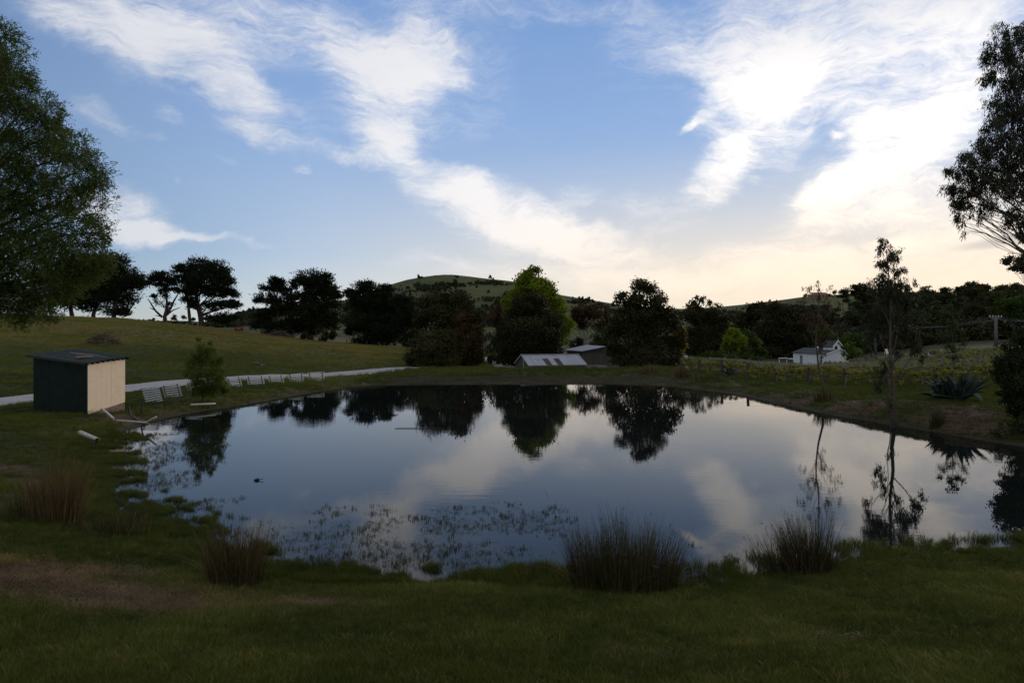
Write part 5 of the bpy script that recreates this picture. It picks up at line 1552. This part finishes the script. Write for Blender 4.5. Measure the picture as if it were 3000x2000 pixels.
# ================================================================== SMALL THINGS AND GROUND COVER
def reed_clump(px, D, hw, h, n, label, seed, lean=0.0, tint=0.0, heads=20, wid=.0062, name='reed_clump', base_z=None, hd=.6):
    rng = np.random.default_rng(seed); n = int(n * 1.25)
    b = G(px, D)
    if base_z is not None: b[2] = base_z
    b[2] = max(b[2], -.05)
    a = rng.random(n) * 6.283; r = np.sqrt(rng.random(n))
    C = np.stack([hw * r * np.cos(a), hw * hd * r * np.sin(a), np.full(n, -.05)], 1)
    H = h * (.45 + .6 * rng.beta(3, 1.6, n)) * (1 - .22 * r ** 2)
    lump = VN(C[:, 0] * 5.5 + seed * 7, C[:, 1] * 5.5 + seed * 3)
    H = H * (.68 + .48 * lump)
    out = np.stack([np.cos(a) * r, np.sin(a) * r, np.zeros(n)], 1) * .20 + rng.normal(size=(n, 3)) * np.array([.09, .09, 0]) + np.array([lean, 0, 0])
    bent = rng.random(n) < .12
    out[bent] *= rng.uniform(2.0, 4.2, bent.sum())[:, None]
    droop = np.where(bent, rng.uniform(.1, .5, n), rng.uniform(0, .08, n))
    sd = unit(np.stack([rng.normal(size=n), rng.normal(size=n) * .4, np.zeros(n)], 1)) * (wid / 2) * rng.uniform(.6, 1.5, n)[:, None]
    rows = []; S = 5
    for s in range(S + 1):
        t = s / S
        p = C + out * (H * t ** 1.8)[:, None]; p[:, 2] += H * t * (1 - droop * t * t)
        w = (1 - .8 * t)
        rows += [p - sd * w, p + sd * w]
    V = np.stack(rows, 1).reshape(-1, 3); per = 2 * (S + 1); i0 = np.arange(n) * per
    Fq = np.concatenate([np.stack([i0 + 2 * s, i0 + 2 * s + 1, i0 + 2 * s + 3, i0 + 2 * s + 2], 1) for s in range(S)])
    T = np.repeat(np.clip(rng.random(n) ** 1.5 * .9 + tint + bent * .4, 0, 1), per).reshape(n, per)
    T = np.clip(T + np.linspace(0, .12, per)[None], 0, 1).ravel()
    root = empty(name, b, label, 'reeds')
    link('stems', mesh_np('stems', V, Fq, M['reed'], T), root)['kind'] = 'stuff'
    if heads:
        k = rng.integers(0, n, heads)
        tip = C[k] + out[k] * H[k][:, None]; tip[:, 2] += H[k] * .94
        cl = [(x, y, z - .03, .012, .012, .045, 1) for x, y, z in tip]
        v, f, t = leaf_cloud(np.repeat(tip, 7, 0) + rng.normal(size=(heads * 7, 3)) * np.array([.012, .012, .03]), np.full(heads * 7, .035), np.full(heads * 7, .010), unit(rng.normal(size=(heads * 7, 3)) * .5 + [0.2, 0, .8]), rng, np.clip(rng.random(heads * 7) * .3 + .7, 0, 1))
        link('seed_heads', mesh_np('seed_heads', v, f, M['reed'], t), root)['kind'] = 'stuff'
    return root


def agave(px, D, size, label, seed, n=30):
    rng = np.random.default_rng(seed); b = G(px, D)
    root = empty('agave', b, label, 'agave')
    for i in range(n):
        a = i * 2.399 + rng.uniform(-.2, .2)
        el = math.radians(rng.uniform(34, 84) if i > 4 else rng.uniform(8, 28))
        L = size * rng.uniform(.75, 1.1); wd = size * rng.uniform(.10, .145)
        d = np.array([math.cos(a) * math.cos(el), math.sin(a) * math.cos(el), math.sin(el)]); sd = np.array([-math.sin(a), math.cos(a), 0])
        up = np.cross(sd, d) * -1; up = up if up[2] > 0 else -up
        bend = rng.choice([0, 0, 0, 1]) * rng.uniform(.3, .8)
        V = []; S = 7
        for s in range(S + 1):
            t = s / S
            w = wd * (0.75 + .9 * t - 1.1 * t * t) * (1 - t ** 4) + .004
            c = d * L * t + np.array([math.cos(a), math.sin(a), 0]) * .12 * size + np.array([0, 0, -1]) * bend * L * max(0, t - .55) ** 1.5 * 1.6 + up * .05 * L * math.sin(math.pi * t)
            V += [c - sd * w + up * w * .45, c, c + sd * w + up * w * .45, c - up * w * .35]
        V = np.array(V); Fq = []
        for s in range(S):
            q = 4 * s
            Fq += [(q, q + 1, q + 5, q + 4), (q + 1, q + 2, q + 6, q + 5), (q + 2, q + 3, q + 7, q + 6), (q + 3, q, q + 4, q + 7)]
        link('leaf', mesh_np('leaf', V, np.array(Fq), M['agave'], smooth=True), root)


ORD = 'nearest|second|third|fourth|fifth|sixth|seventh|eighth|ninth|tenth|eleventh|twelfth|thirteenth|fourteenth|fifteenth|sixteenth|seventeenth|eighteenth|nineteenth|twentieth|twenty-first|twenty-second|twenty-third|twenty-fourth|twenty-fifth|twenty-sixth'.split('|')


def vineyard():
    rng = np.random.default_rng(31)
    protos = []
    for i in range(4):
        r = np.random.default_rng(200 + i)
        mb = MB()
        tr = wander((0, 0, -.05), (.04, 0, .62), r, 4, .12); mb.tube(tr, [.045, .04, .035, .034, .03], 5)
        for s in (-1, 1):
            arm = wander((.04, 0, .60), (.85 * s, 0, .70), r, 4, .05); mb.tube(arm, [.028, .022, .02, .018, .012], 4)
            for k in range(4):
                q = arm[1 + k % 4]; mb.tube([q, q + [r.uniform(-.08, .08), r.uniform(-.08, .08), r.uniform(.22, .50)]], [.010, .005], 3, False)
        wood = mb.mesh('vine_wood', M['bark'], False)
        cl = [(x, r.uniform(-.08, .08), r.uniform(.78, 1.05), .20, .12, .16, r.uniform(.45, 1.2)) for x in np.linspace(-.8, .8, 6)] + [(r.uniform(-.5, .5), 0, .35, .25, .12, .15, .25)]
        V, Fq, T = crown(cl, 'leafy', r, .095, .95)
        protos.append((wood, mesh_np('vine_leaves', V, Fq, M['vine'], T)))
    def spot(x, y):
        px = CX + F * x / y
        return 'left of the slender gum' if px < 1880 else 'between the two young gums' if px < 2056 else 'between the young gum and the agave' if px < 2170 else 'right of the agave' if px > 2240 else 'behind the agave'

    post_me = MB().box((0, 0, -.1), (0, 0, 1.45), (0, 1, 0), .075, .075).mesh('post', M['upright'])
    end_me = MB().box((0, 0, -.1), (0, 0, 1.25), (0, 1, 0), .15, .15).mesh('post', M['darktimber'])
    vines, posts = [], []
    D = 37.5; rows = 0
    while D < 112:
        x0 = max(24.2 - (D - 37) * .36, .262 * D) if D < 60 else .262 * D
        x1 = min(.80 * D, 60)
        if D > 84: x0 = max(x0, .30 * D)
        if D > 96: x0 = max(x0, .53 * D)
        if D > 88 and False: pass
        x = x0
        xs = []
        tilt = .10
        while x < x1:
            y = D + (x - x0) * tilt
            xs.append((x, y)); x += 1.75
        posts.append((x0 - .9, D - .09, True, rows))
        for j, (x, y) in enumerate(xs):
            if pond_dist([x], [y])[0] < 3.2: continue
            vines.append((x, y, rows))
            if j % 3 == 2: posts.append((x + .87, y + .087, False, rows))
        if len(xs) > 1:
            m = MB()
            for hgt in (.70, 1.05, 1.35):
                pts = []
                for t in np.linspace(0, 1, 14):
                    xx = x0 - .9 + (x1 - x0 + .9) * t; yy = D + (xx - x0) * tilt
                    pts.append((xx, yy, gz(xx, yy) + hgt))
                m.tube(pts, [.006] * len(pts), 3, False)
            o = m.obj('trellis_wire', M['wire'], None, origin=(x0, D, 0)); props(o, 'trellis wires strung along the %s row of vines from the pond' % ORD[rows], 'wire', 'trellis wires of the vineyard rows')
        D += 2.9 if D < 60 else 3.6; rows += 1
    vines.sort(key=lambda p: p[1])
    near, far = vines[:290], vines[290:]
    for (x, y, rw) in near:
        w, l = protos[int(rng.integers(4))]
        r = empty('grape_vine', (x, y, gz(x, y)), 'low grape vine in the %s row, %s' % (ORD[rw], spot(x, y)), 'grape vine', 'grape vines of the vineyard', math.atan(.10) + (math.pi if rng.random() < .5 else 0))
        r.scale = (1, 1, rng.uniform(.85, 1.2))
        link('wood', w, r); link('leaves', l, r)
    if far:
        P = np.array([(x, y, gz(x, y)) for x, y, _ in far])
        V = []; Fs = []; T = []
        base = 0
        wv, lv = protos[0]
        co = np.zeros(len(lv.vertices) * 3, np.float32); lv.vertices.foreach_get('co', co); co = co.reshape(-1, 3)
        nf = len(co) // 4
        tt = np.zeros(len(co), np.float32); lv.attributes['tint'].data.foreach_get('value', tt)
        for p in P:
            V.append(co + p); Fs.append(np.arange(4 * nf).reshape(nf, 4) + base); base += len(co); T.append(tt)
        o = link('distant_vines', mesh_np('distant_vines', np.concatenate(V), np.concatenate(Fs), M['vine'], np.concatenate(T)))
        props(o, 'farthest rows of grape vines at the back of the vineyard', 'grape vines', kind='stuff')
    for (x, y, end, rw) in posts:
        if pond_dist([x], [y])[0] < 2.2: continue
        o = link('vineyard_post', end_me if end else post_me, None, (x, y, gz(x, y)))
        o.rotation_euler = (rng.uniform(-.05, .05), rng.uniform(-.06, .06), rng.random())
        o.scale = (1, 1, rng.uniform(.85, 1.15))
        props(o, ('thick dark end post of the %s vineyard row from the pond' if end else 'thin grey trellis post in the %s row, ' + spot(x, y)) % ORD[rw], 'post', 'end posts of the vineyard rows' if end else 'trellis posts of the vineyard')
    # roses at the ends of the far rows
    for px, D, lab, c in ((2000, 97, 'rose bush with dark red leaves left of the young gum trunk', 'redleaf'), (2140, 80, 'rose bush with reddish leaves behind the vines', 'redleaf'), (2172, 78, 'white rose bush behind the vines', 'flower')):
        p = G(px, D); root = empty('rose_bush', p, lab, 'rose bush')
        V, Fq, T = crown([(0, 0, 1.0, .9, .5, .5, .8), (.7, 0, .9, .5, .4, .35, .7)], 'leafy', rng, .16)
        link('leaves', mesh_np('leaves', V, Fq, M['redleaf'] if c == 'redleaf' else M['olive'], T), root)
        V, Fq, T = crown([(0, -.1, 1.15, .9, .5, .45, .10), (.6, -.1, 1.0, .6, .4, .3, .12)], 'leafy', rng, .16)
        link('blooms', mesh_np('blooms', V, Fq, M['flower'], T), root)


def brush_pile(px, D, w, h, n, label, seed, mat='brush'):
    rng = np.random.default_rng(seed); b = G(px, D)
    root = empty('brush_pile', b, label, 'brush pile')
    m = MB()
    for _ in range(n):
        t = rng.uniform(-1, 1); hh = h * (1 - t * t) * rng.random() ** .7
        c = np.array([t * w / 2, rng.uniform(-.5, .5) * w * .3, max(.02, hh)])
        d = unit(np.array([rng.normal(), rng.normal() * .6, rng.normal() * .28 - .25 * t])) * rng.uniform(.25, .9) * w * .28
        m.tube([c - d, c + rng.normal(size=3) * .03, c + d], [.035, .028, .012], 4, False)
    V = m.mesh('sticks', M[mat]); o = link('sticks', V, root); o['kind'] = 'stuff'
    for k in range(3):
        a = np.array([rng.uniform(-.3, .3) * w, -.3, h * .5]); e = a + np.array([rng.uniform(-.3, .3) * w, 0, h * .75])
        MB().tube([a + b, (a + e) / 2 + b + [.05, 0, .05], e + b], [.05, .04, .015], 5).obj('branch', M['bark'], root)


ROADC = [(-34, 8), (-28.5, 20), (-25.6, 29), (-25.0, 35.5), (-24.2, 41.5), (-21.6, 48.5), (-18, 54.5), (-14.8, 59.3), (-10.2, 68.5), (-9.2, 72.0), (-6.5, 77), (-1.6, 81), (-.6, 87), (-2.5, 96), (-4.6, 106)]


def off_road(x, y, r=1.62):
    ok = np.ones(len(x), bool)
    for (ax, ay), (bx, by) in zip(ROADC[:-1], ROADC[1:]):
        dx, dy = bx - ax, by - ay
        t = np.clip(((x - ax) * dx + (y - ay) * dy) / (dx * dx + dy * dy), 0, 1)
        ok &= ((x - ax - t * dx) ** 2 + (y - ay - t * dy) ** 2) > r * r
    ok &= ~((x > -21.2) & (x < -18.35) & (y > 29.95) & (y < 32.3))
    return ok


def wedge(n, d0, d1, rng, umax=.84, power=2.0):
    """points spread evenly over the ground between two distances"""
    d = (d0 ** power + (d1 ** power - d0 ** power) * rng.random(n)) ** (1 / power)
    u = rng.uniform(-umax, umax, n)
    return u * d, d


def ground_cover():
    rng = np.random.default_rng(9)
    kinds = [proto('grass_a', blades('grass_tuft', 70, .075, .15, .0045, .7, M['grass'], rng, 2)), proto('grass_b', blades('grass_tuft', 60, .10, .15, .005, .9, M['grass'], rng, 2)),
             proto('grass_c', blades('grass_tuft', 50, .055, .16, .0045, .8, M['grass'], rng, 2)),
             proto('grass_d', blades('grass_tuft', 46, .27, .13, .007, .55, M['grass'], rng, 3)),
             proto('grass_e', blades('grass_tuft', 40, .42, .30, .014, .5, M['grass'], rng, 3)),
             proto('grass_f', blades('grass_tuft', 26, .60, .8, .035, .35, M['grass'], rng, 2)),
             proto('grass_g', blades('seed_stalk', 4, .34, .07, .004, .5, M['grass'], rng, 3)), proto('grass_h', blades('broad_weed', 12, .05, .03, .022, 1.7, M['grass'], rng, 3))]
    P, S, T, K = [], [], [], []

    def add(x, y, s, t, k, dz=0.0):
        z = height(x, y) + dz
        P.append(np.stack([x, y, z], 1)); S.append(s); T.append(t); K.append(k)

    # the lawn in front
    x, y = wedge(52000, 2.2, 12.8, rng, 1.25)
    pd = pond_dist(x, y); dry, bare, mud = cover(x, y)
    n1 = fbm(x * .8, y * .8, 3); n2 = fbm(x * 3, y * 3, 2)
    keep = (pd > .1) & (rng.random(len(x)) > bare * 1.25 - .1)
    x, y, n1, n2, pd, bare = [q[keep] for q in (x, y, n1, n2, pd, bare)]
    k = rng.integers(0, 3, len(x)); tall = (n1 + n2 * .5 > .35); k[tall & (rng.random(len(x)) < .5)] = 1
    s = rng.uniform(.7, 1.25, len(x)) * (1 + .45 * n1)
    t = np.clip(.42 + .45 * n1 + .18 * n2 + rng.normal(size=len(x)) * .16 + (rng.random(len(x)) < .03) * .5 + bare * .4, 0, 1)
    add(x, y, s, t, k)
    # pale seed stalks, low broad weeds and tufts left standing
    x, y = wedge(3200, 4.0, 12.6, rng, 1.05); pd = pond_dist(x, y); x, y = x[pd > .2], y[pd > .2]
    add(x, y, rng.uniform(.35, .75, len(x)), np.clip(rng.normal(size=len(x)) * .25 + .75, 0, 1), np.full(len(x), 6))
    x, y = wedge(420, 4.8, 12.6, rng, .86); pd = pond_dist(x, y); x, y = x[pd > .2], y[pd > .2]
    add(x, y, rng.uniform(.25, .6, len(x)), np.clip(rng.normal(size=len(x)) * .15 + .3, 0, 1), np.full(len(x), 3))
    x, y = wedge(1500, 4.8, 12.6, rng, .86); pd = pond_dist(x, y); x, y = x[pd > .2], y[pd > .2]
    add(x, y, rng.uniform(.6, 1.4, len(x)), np.clip(rng.normal(size=len(x)) * .2 + .45, 0, 1), np.full(len(x), 7))
    # far lawns and banks, coarser
    x, y = wedge(52000, 12.8, 48, rng, 1.05, 1.6)
    pd = pond_dist(x, y); dry, bare, mud = cover(x, y)
    keep = (pd > .15) & (rng.random(len(x)) > bare * 1.2) & off_road(x, y)
    x, y, dry, pd = x[keep], y[keep], dry[keep], pd[keep]
    n1 = fbm(x * .5, y * .5, 3)
    k = np.where(rng.random(len(x)) < .55 + .3 * n1, 3, 1)
    s = rng.uniform(.5, 1.0, len(x)) * (1 + .5 * n1) * np.where(k == 3, .8, 1.8)
    add(x, y, s, np.clip(.40 + .3 * n1 + rng.normal(size=len(x)) * .12 + dry * .25, 0, 1), k)
    # far bank and paddock
    x, y = wedge(70000, 46, 135, rng, .95, 1.4)
    pd = pond_dist(x, y); dry, bare, mud = cover(x, y)
    flat_mud = mud > .45
    keep = (pd > .3) & off_road(x, y) & ~flat_mud & ~((x > 8) & (y > 68)) & (rng.random(len(x)) > bare)
    x, y, dry = x[keep], y[keep], dry[keep]
    n1 = fbm(x * .18, y * .18, 3)
    bank = (y < 69) & (x > -12)
    k = np.where(bank, 4, np.where(rng.random(len(x)) < .5, 4, 5))
    s = rng.uniform(.55, 1.0, len(x)) * (1 + .4 * n1) * np.where(bank, .95, .62)
    t = np.where(bank, .38 + .25 * n1, .64 + .30 * n1 + dry * .26) + rng.normal(size=len(x)) * .10
    add(x, y, s, np.clip(t, 0, 1), k)
    # long marsh grass where land and water meet
    x, y = wedge(120000, 9.4, 32, rng, .84, 1.2)
    pd = pond_dist(x, y)
    n1 = fbm(x * 1.4, y * 1.9, 3) + .35 * fbm(x * 5, y * 6, 2)
    left = (x < -4) & (y > 10.6)
    belt = np.where(left, ((pd > -.75) & (pd < .6) & (n1 > -.62)) | (pd > np.where(y < 14.5, -1.15, -1.7)) & (pd < .6) & (n1 > -.34 + np.clip(-pd, 0, 2.3) * .30), (pd > -.95) & (pd < .30) & (n1 > -.62 + np.clip(-pd, 0, 1) * .62))
    belt &= ~((x > 8) & (y > 14)) & ((x < 1.6) | (rng.random(len(x)) < .30)) & ~((x > -19) & (x < -8) & (y > 27)) & (y < 28)
    x, y, n1, pd = x[belt], y[belt], n1[belt], pd[belt]
    s = rng.uniform(.45, .95, len(x)) * (1 + .5 * n1) * np.where(x < -5, .62, .8)
    zz = np.maximum(height(x, y), -.02)
    P.append(np.stack([x, y, zz], 1)); S.append(s); T.append(np.clip(.25 + .3 * n1 + rng.normal(size=len(x)) * .1, 0, 1)); K.append(np.full(len(x), 3))
    P = np.concatenate(P); n = len(P)
    scatter('grass', P, np.concatenate(S), rng.random(n) * 6.28, np.concatenate(T), kinds, np.concatenate(K), 'green grass of the lawn, the banks and the paddock', 'grass')
    # dead straw on the bare patches
    ks = [proto('straw_a', blades('straw', 46, .10, .16, .005, 2.2, M['straw'], rng, 2, True)), proto('straw_b', blades('straw', 40, .07, .2, .006, 1.6, M['straw'], rng, 2, False))]
    x, y = wedge(60000, 6.0, 33, rng, .84, 1.3)
    pd = pond_dist(x, y); dry, bare, mud = cover(x, y)
    keep = (pd > .1) & (rng.random(len(x)) < bare * .9) & off_road(x, y, .1)
    x, y = x[keep], y[keep]
    x2, y2 = rng.uniform(-9.5, .5, 16000), rng.uniform(7.6, 11.2, 16000)
    d2 = cover(x2, y2)[1]; k2 = (pond_dist(x2, y2) > .1) & (rng.random(16000) < d2 * .8)
    x, y = np.concatenate([x, x2[k2]]), np.concatenate([y, y2[k2]]); n = len(x)
    scatter('dead_grass', np.stack([x, y, height(x, y) + .005], 1), rng.uniform(.5, 1.2, n), rng.random(n) * 6.28, np.clip(rng.normal(size=n) * .22 + .38 + .35 * fbm(x * 2, y * 2, 2), 0, 1), ks, rng.integers(0, 2, n), 'brown dead grass and leaf litter on the bare patches', 'dead grass')
    # weeds standing in the shallow water
    kw = [proto('weed_a', blades('weed', 6, .07, .07, .006, 1.1, M['weed'], rng, 2, False, .2)), proto('weed_b', blades('weed', 9, .03, .12, .010, 3.0, M['weed'], rng, 2, False)), proto('weed_c', blades('weed', 14, .10, .06, .006, .6, M['weed'], rng, 2, False))]
    x, y = wedge(75000, 9.6, 27, rng, .84, 1.3)
    pd = pond_dist(x, y)
    n1 = fbm(x * .9, y * 1.5, 3); n2 = fbm(x * 4, y * 5, 2)
    mask = np.zeros(len(x))
    for (cx, cy, rx, ry, w) in ((700, 1250, 1.3, 1.5, .55), (860, 1215, 1.1, 1.6, .75), (1010, 1210, 1.1, 1.6, .75), (950, 1290, 1.4, .6, .6), (1180, 1190, 1.1, 1.2, .65), (1250, 1215, .7, 1.0, .5), (1080, 1260, 1.3, .8, .5), (760, 1185, .8, .9, .4), (1660, 1280, 1.0, .8, .45), (1640, 1325, .6, .4, .9), (640, 1310, .7, .5, 1.0),
                                (330, 1120, 1.0, 3.0, .75), (345, 1040, .9, 3.5, .75), (380, 1180, 1.4, 1.5, .8), (440, 1230, 1.2, .8, .9), (300, 1080, .8, 3, .9), (360, 1000, .8, 1.5, .6)):
        X, Y = P0(cx, cy)
        mask = np.maximum(mask, w * np.exp(-(((x - X) / rx) ** 2 + ((y - Y) / ry) ** 2)))
    keep = (pd < -.15) & (mask > .12) & (mask + .45 * n1 + .3 * n2 > .22 + rng.random(len(x)) * .42)
    x, y, n1 = x[keep], y[keep], n1[keep]; n = len(x)
    scatter('water_weeds', np.stack([x, y, np.full(n, -.005)], 1), rng.uniform(.5, 1.15, n), rng.random(n) * 6.28, np.clip(rng.random(n) * .8 + .1, 0, 1), kw, rng.choice([0, 1, 2], n, p=[.42, .36, .22]), 'thin water weeds poking out of the shallow pond', 'water weeds')
    # leaf litter on the right bank and small growth on the mud flat
    lm = leaf_mat('fallen_leaf', (.03, .02, .013), (.10, .066, .040), (.24, .18, .11), 0, 'INSTANCER', .1)
    V, Fq, T = leaf_cloud(rng.normal(size=(14, 3)) * [.12, .12, .01], np.full(14, .07), np.full(14, .022), unit(rng.normal(size=(14, 3)) * [1, 1, .15]), rng, rng.random(14))
    lp = proto('leaves', mesh_np('leaves', V, Fq, lm))
    x, y = wedge(60000, 20, 62, rng, .82, 1.4)
    pd = pond_dist(x, y); dry, bare, mud = cover(x, y)
    keep = (pd > 0) & (x > 8) & (rng.random(len(x)) < bare * .8)
    x, y = x[keep], y[keep]; n = len(x)
    scatter('leaf_litter', np.stack([x, y, height(x, y) + .02], 1), rng.uniform(.7, 1.5, n), rng.random(n) * 6.28, rng.random(n), [lp], np.zeros(n), 'brown fallen leaves and bark on the right bank', 'leaf litter')
    mk = proto('mud_weed', blades('mud_weed', 30, .07, .35, .02, 1.6, M['weed'], rng, 2))
    x, y = wedge(16000, 49, 64, rng, .32, 1.4)
    pd = pond_dist(x, y); dry, bare, mud = cover(x, y)
    keep = (pd > -.3) & (mud > .4) & (rng.random(len(x)) < .75)
    x, y = x[keep], y[keep]; n = len(x)
    scatter('mud_plants', np.stack([x, y, np.maximum(height(x, y), 0)], 1), rng.uniform(.5, 1.2, n), rng.random(n) * 6.28, np.clip(.5 + .4 * fbm(x * .8, y, 2) + rng.normal(size=n) * .15, 0, 1), [mk], np.zeros(n), 'brown creeping plants on the mud flat at the far shore', 'shore plants')


def odds():
    # floating twig and two long stems
    p = np.array([*P0(595, 1103), .0]); root = empty('floating_twig', p, 'small dark leafy twig floating on the open water', 'twig')
    m = MB(); m.tube([p + [-.10, 0, .01], p + [.02, .01, .03], p + [.12, 0, .05]], [.012, .010, .006], 5); m.obj('stem', M['darktimber'], root)
    rng = np.random.default_rng(8); V, Fq, T = crown([(-.04, 0, .015, .09, .06, .02, 1.6)], 'leafy', rng, .03); link('leaves', mesh_np('leaves', V, Fq, M['dark'], T), root)
    p = np.array([*P0(960, 984), .0]); o = MB().tube([p + [-.95, 0, .02], p + [0, .02, .03], p + [1.1, 0, .02]], [.012, .014, .008], 5).obj('floating_stick', M['darktimber'], None, origin=p)
    props(o, 'thin straight stick floating before the reflection of the rusty bush', 'stick')
    a = W(1270, 1140, 13.2); b = W(1246, 1118, 13.3)
    o = MB().tube([W(1268, 1165, 12.7), W(1262, 1145, 12.9), W(1256, 1133, 13.0), W(1249, 1122, 13.1)], [.002, .003, .009, .003], 5).obj('feather_grass_stem', M['oldwood'], None, origin=W(1262, 1145, 12.9)); props(o, 'single pale grass plume leaning over the water left of the big reeds', 'grass stem')
    p = G(2000, 9.6)


build_pump_shed()
near_shed()
build_panels()
build_winery()
build_chapel()
small_structures()
all_trees()
forest()
undergrowth()
vineyard()
agave(2200, 32.2, 1.55, 'large grey green agave with thick pointed leaves on the right bank', 5, 34)
agave(2168, 32.6, 1.15, 'smaller agave with upright leaves, left half of the pair on the right bank', 6, 22)
agave(1676, 55.0, .95, 'bluish agave clump at the near left corner of the vineyard', 7, 26)
brush_pile(235, 70, 3.3, 1.1, 130, 'heap of cut branches in the paddock behind the pump shed', 1)
brush_pile(640, 128, 5.5, 1.2, 120, 'pinkish brown brush heap under the left pine of the middle pair', 2)
R = reed_clump
R(1432, 10.5, .82, 1.30, 1700, 'wide tussock of tall reeds, the largest, at the near shore right of centre', 1, 0, .02, 40)
R(1850, 11.15, .40, 1.32, 850, 'upright reed tussock near the right with stems leaning left', 2, -.10, 0, 26)
R(1782, 11.3, .34, .95, 220, 'thin sparse reeds fanning out left of the right hand tussock', 3, -.16, 0, 8)
R(540, 10.35, .42, 1.20, 800, 'reed tussock with tan stems at the near shore left of centre', 4, -.02, .20, 24)
R(128, 13.4, .50, 1.62, 900, 'tall rusty brown reed clump at the left edge of the marsh', 5, .04, .46, 0)
R(75, 13.6, .5, 1.0, 420, 'shorter green reeds left of the rusty reed clump', 6, 0, .10, 0)
R(262, 13.0, .70, .62, 520, 'low green rushes right of the rusty reed clump', 7, 0, .05, 0)
R(1892, 36.0, .50, .95, 300, 'small brown reed clump at the foot of the slender gum', 8, 0, .15, 0, .012)
R(2152, 27.6, .28, 1.0, 220, 'narrow dark reed clump on the bank below the agave', 9, 0, .0, 0, .010)
R(1492, 60.5, .75, 1.1, 300, 'left one of the tan reed clumps on the far bank by the round topped tree', 10, 0, .35, 0, .016)
R(1566, 56.0, .62, 1.35, 320, 'tall tan reed clump on the far bank left of the vineyard corner', 11, 0, .38, 0, .016)
R(1622, 50.5, 1.1, .85, 360, 'low wide brown rushes at the far right corner of the pond', 12, 0, .12, 0, .016)
R(1600, 10.75, .22, .45, 120, 'short green rushes in the water between the two big reed tussocks', 13, 0, .05, 0)
R(1345, 10.45, .22, .85, 160, 'short leaning reeds at the left foot of the widest tussock', 21, -.12, .15, 4)
R(1530, 10.6, .20, .95, 150, 'short reeds at the right foot of the widest tussock', 22, .14, .1, 4)
R(500, 10.5, .20, .7, 130, 'short straw coloured reeds at the left foot of the tan stemmed tussock', 23, -.15, .5, 3)
R(1905, 11.3, .18, .7, 120, 'low reeds at the right foot of the left leaning tussock', 24, .15, .1, 2)
odds()
ground_cover()
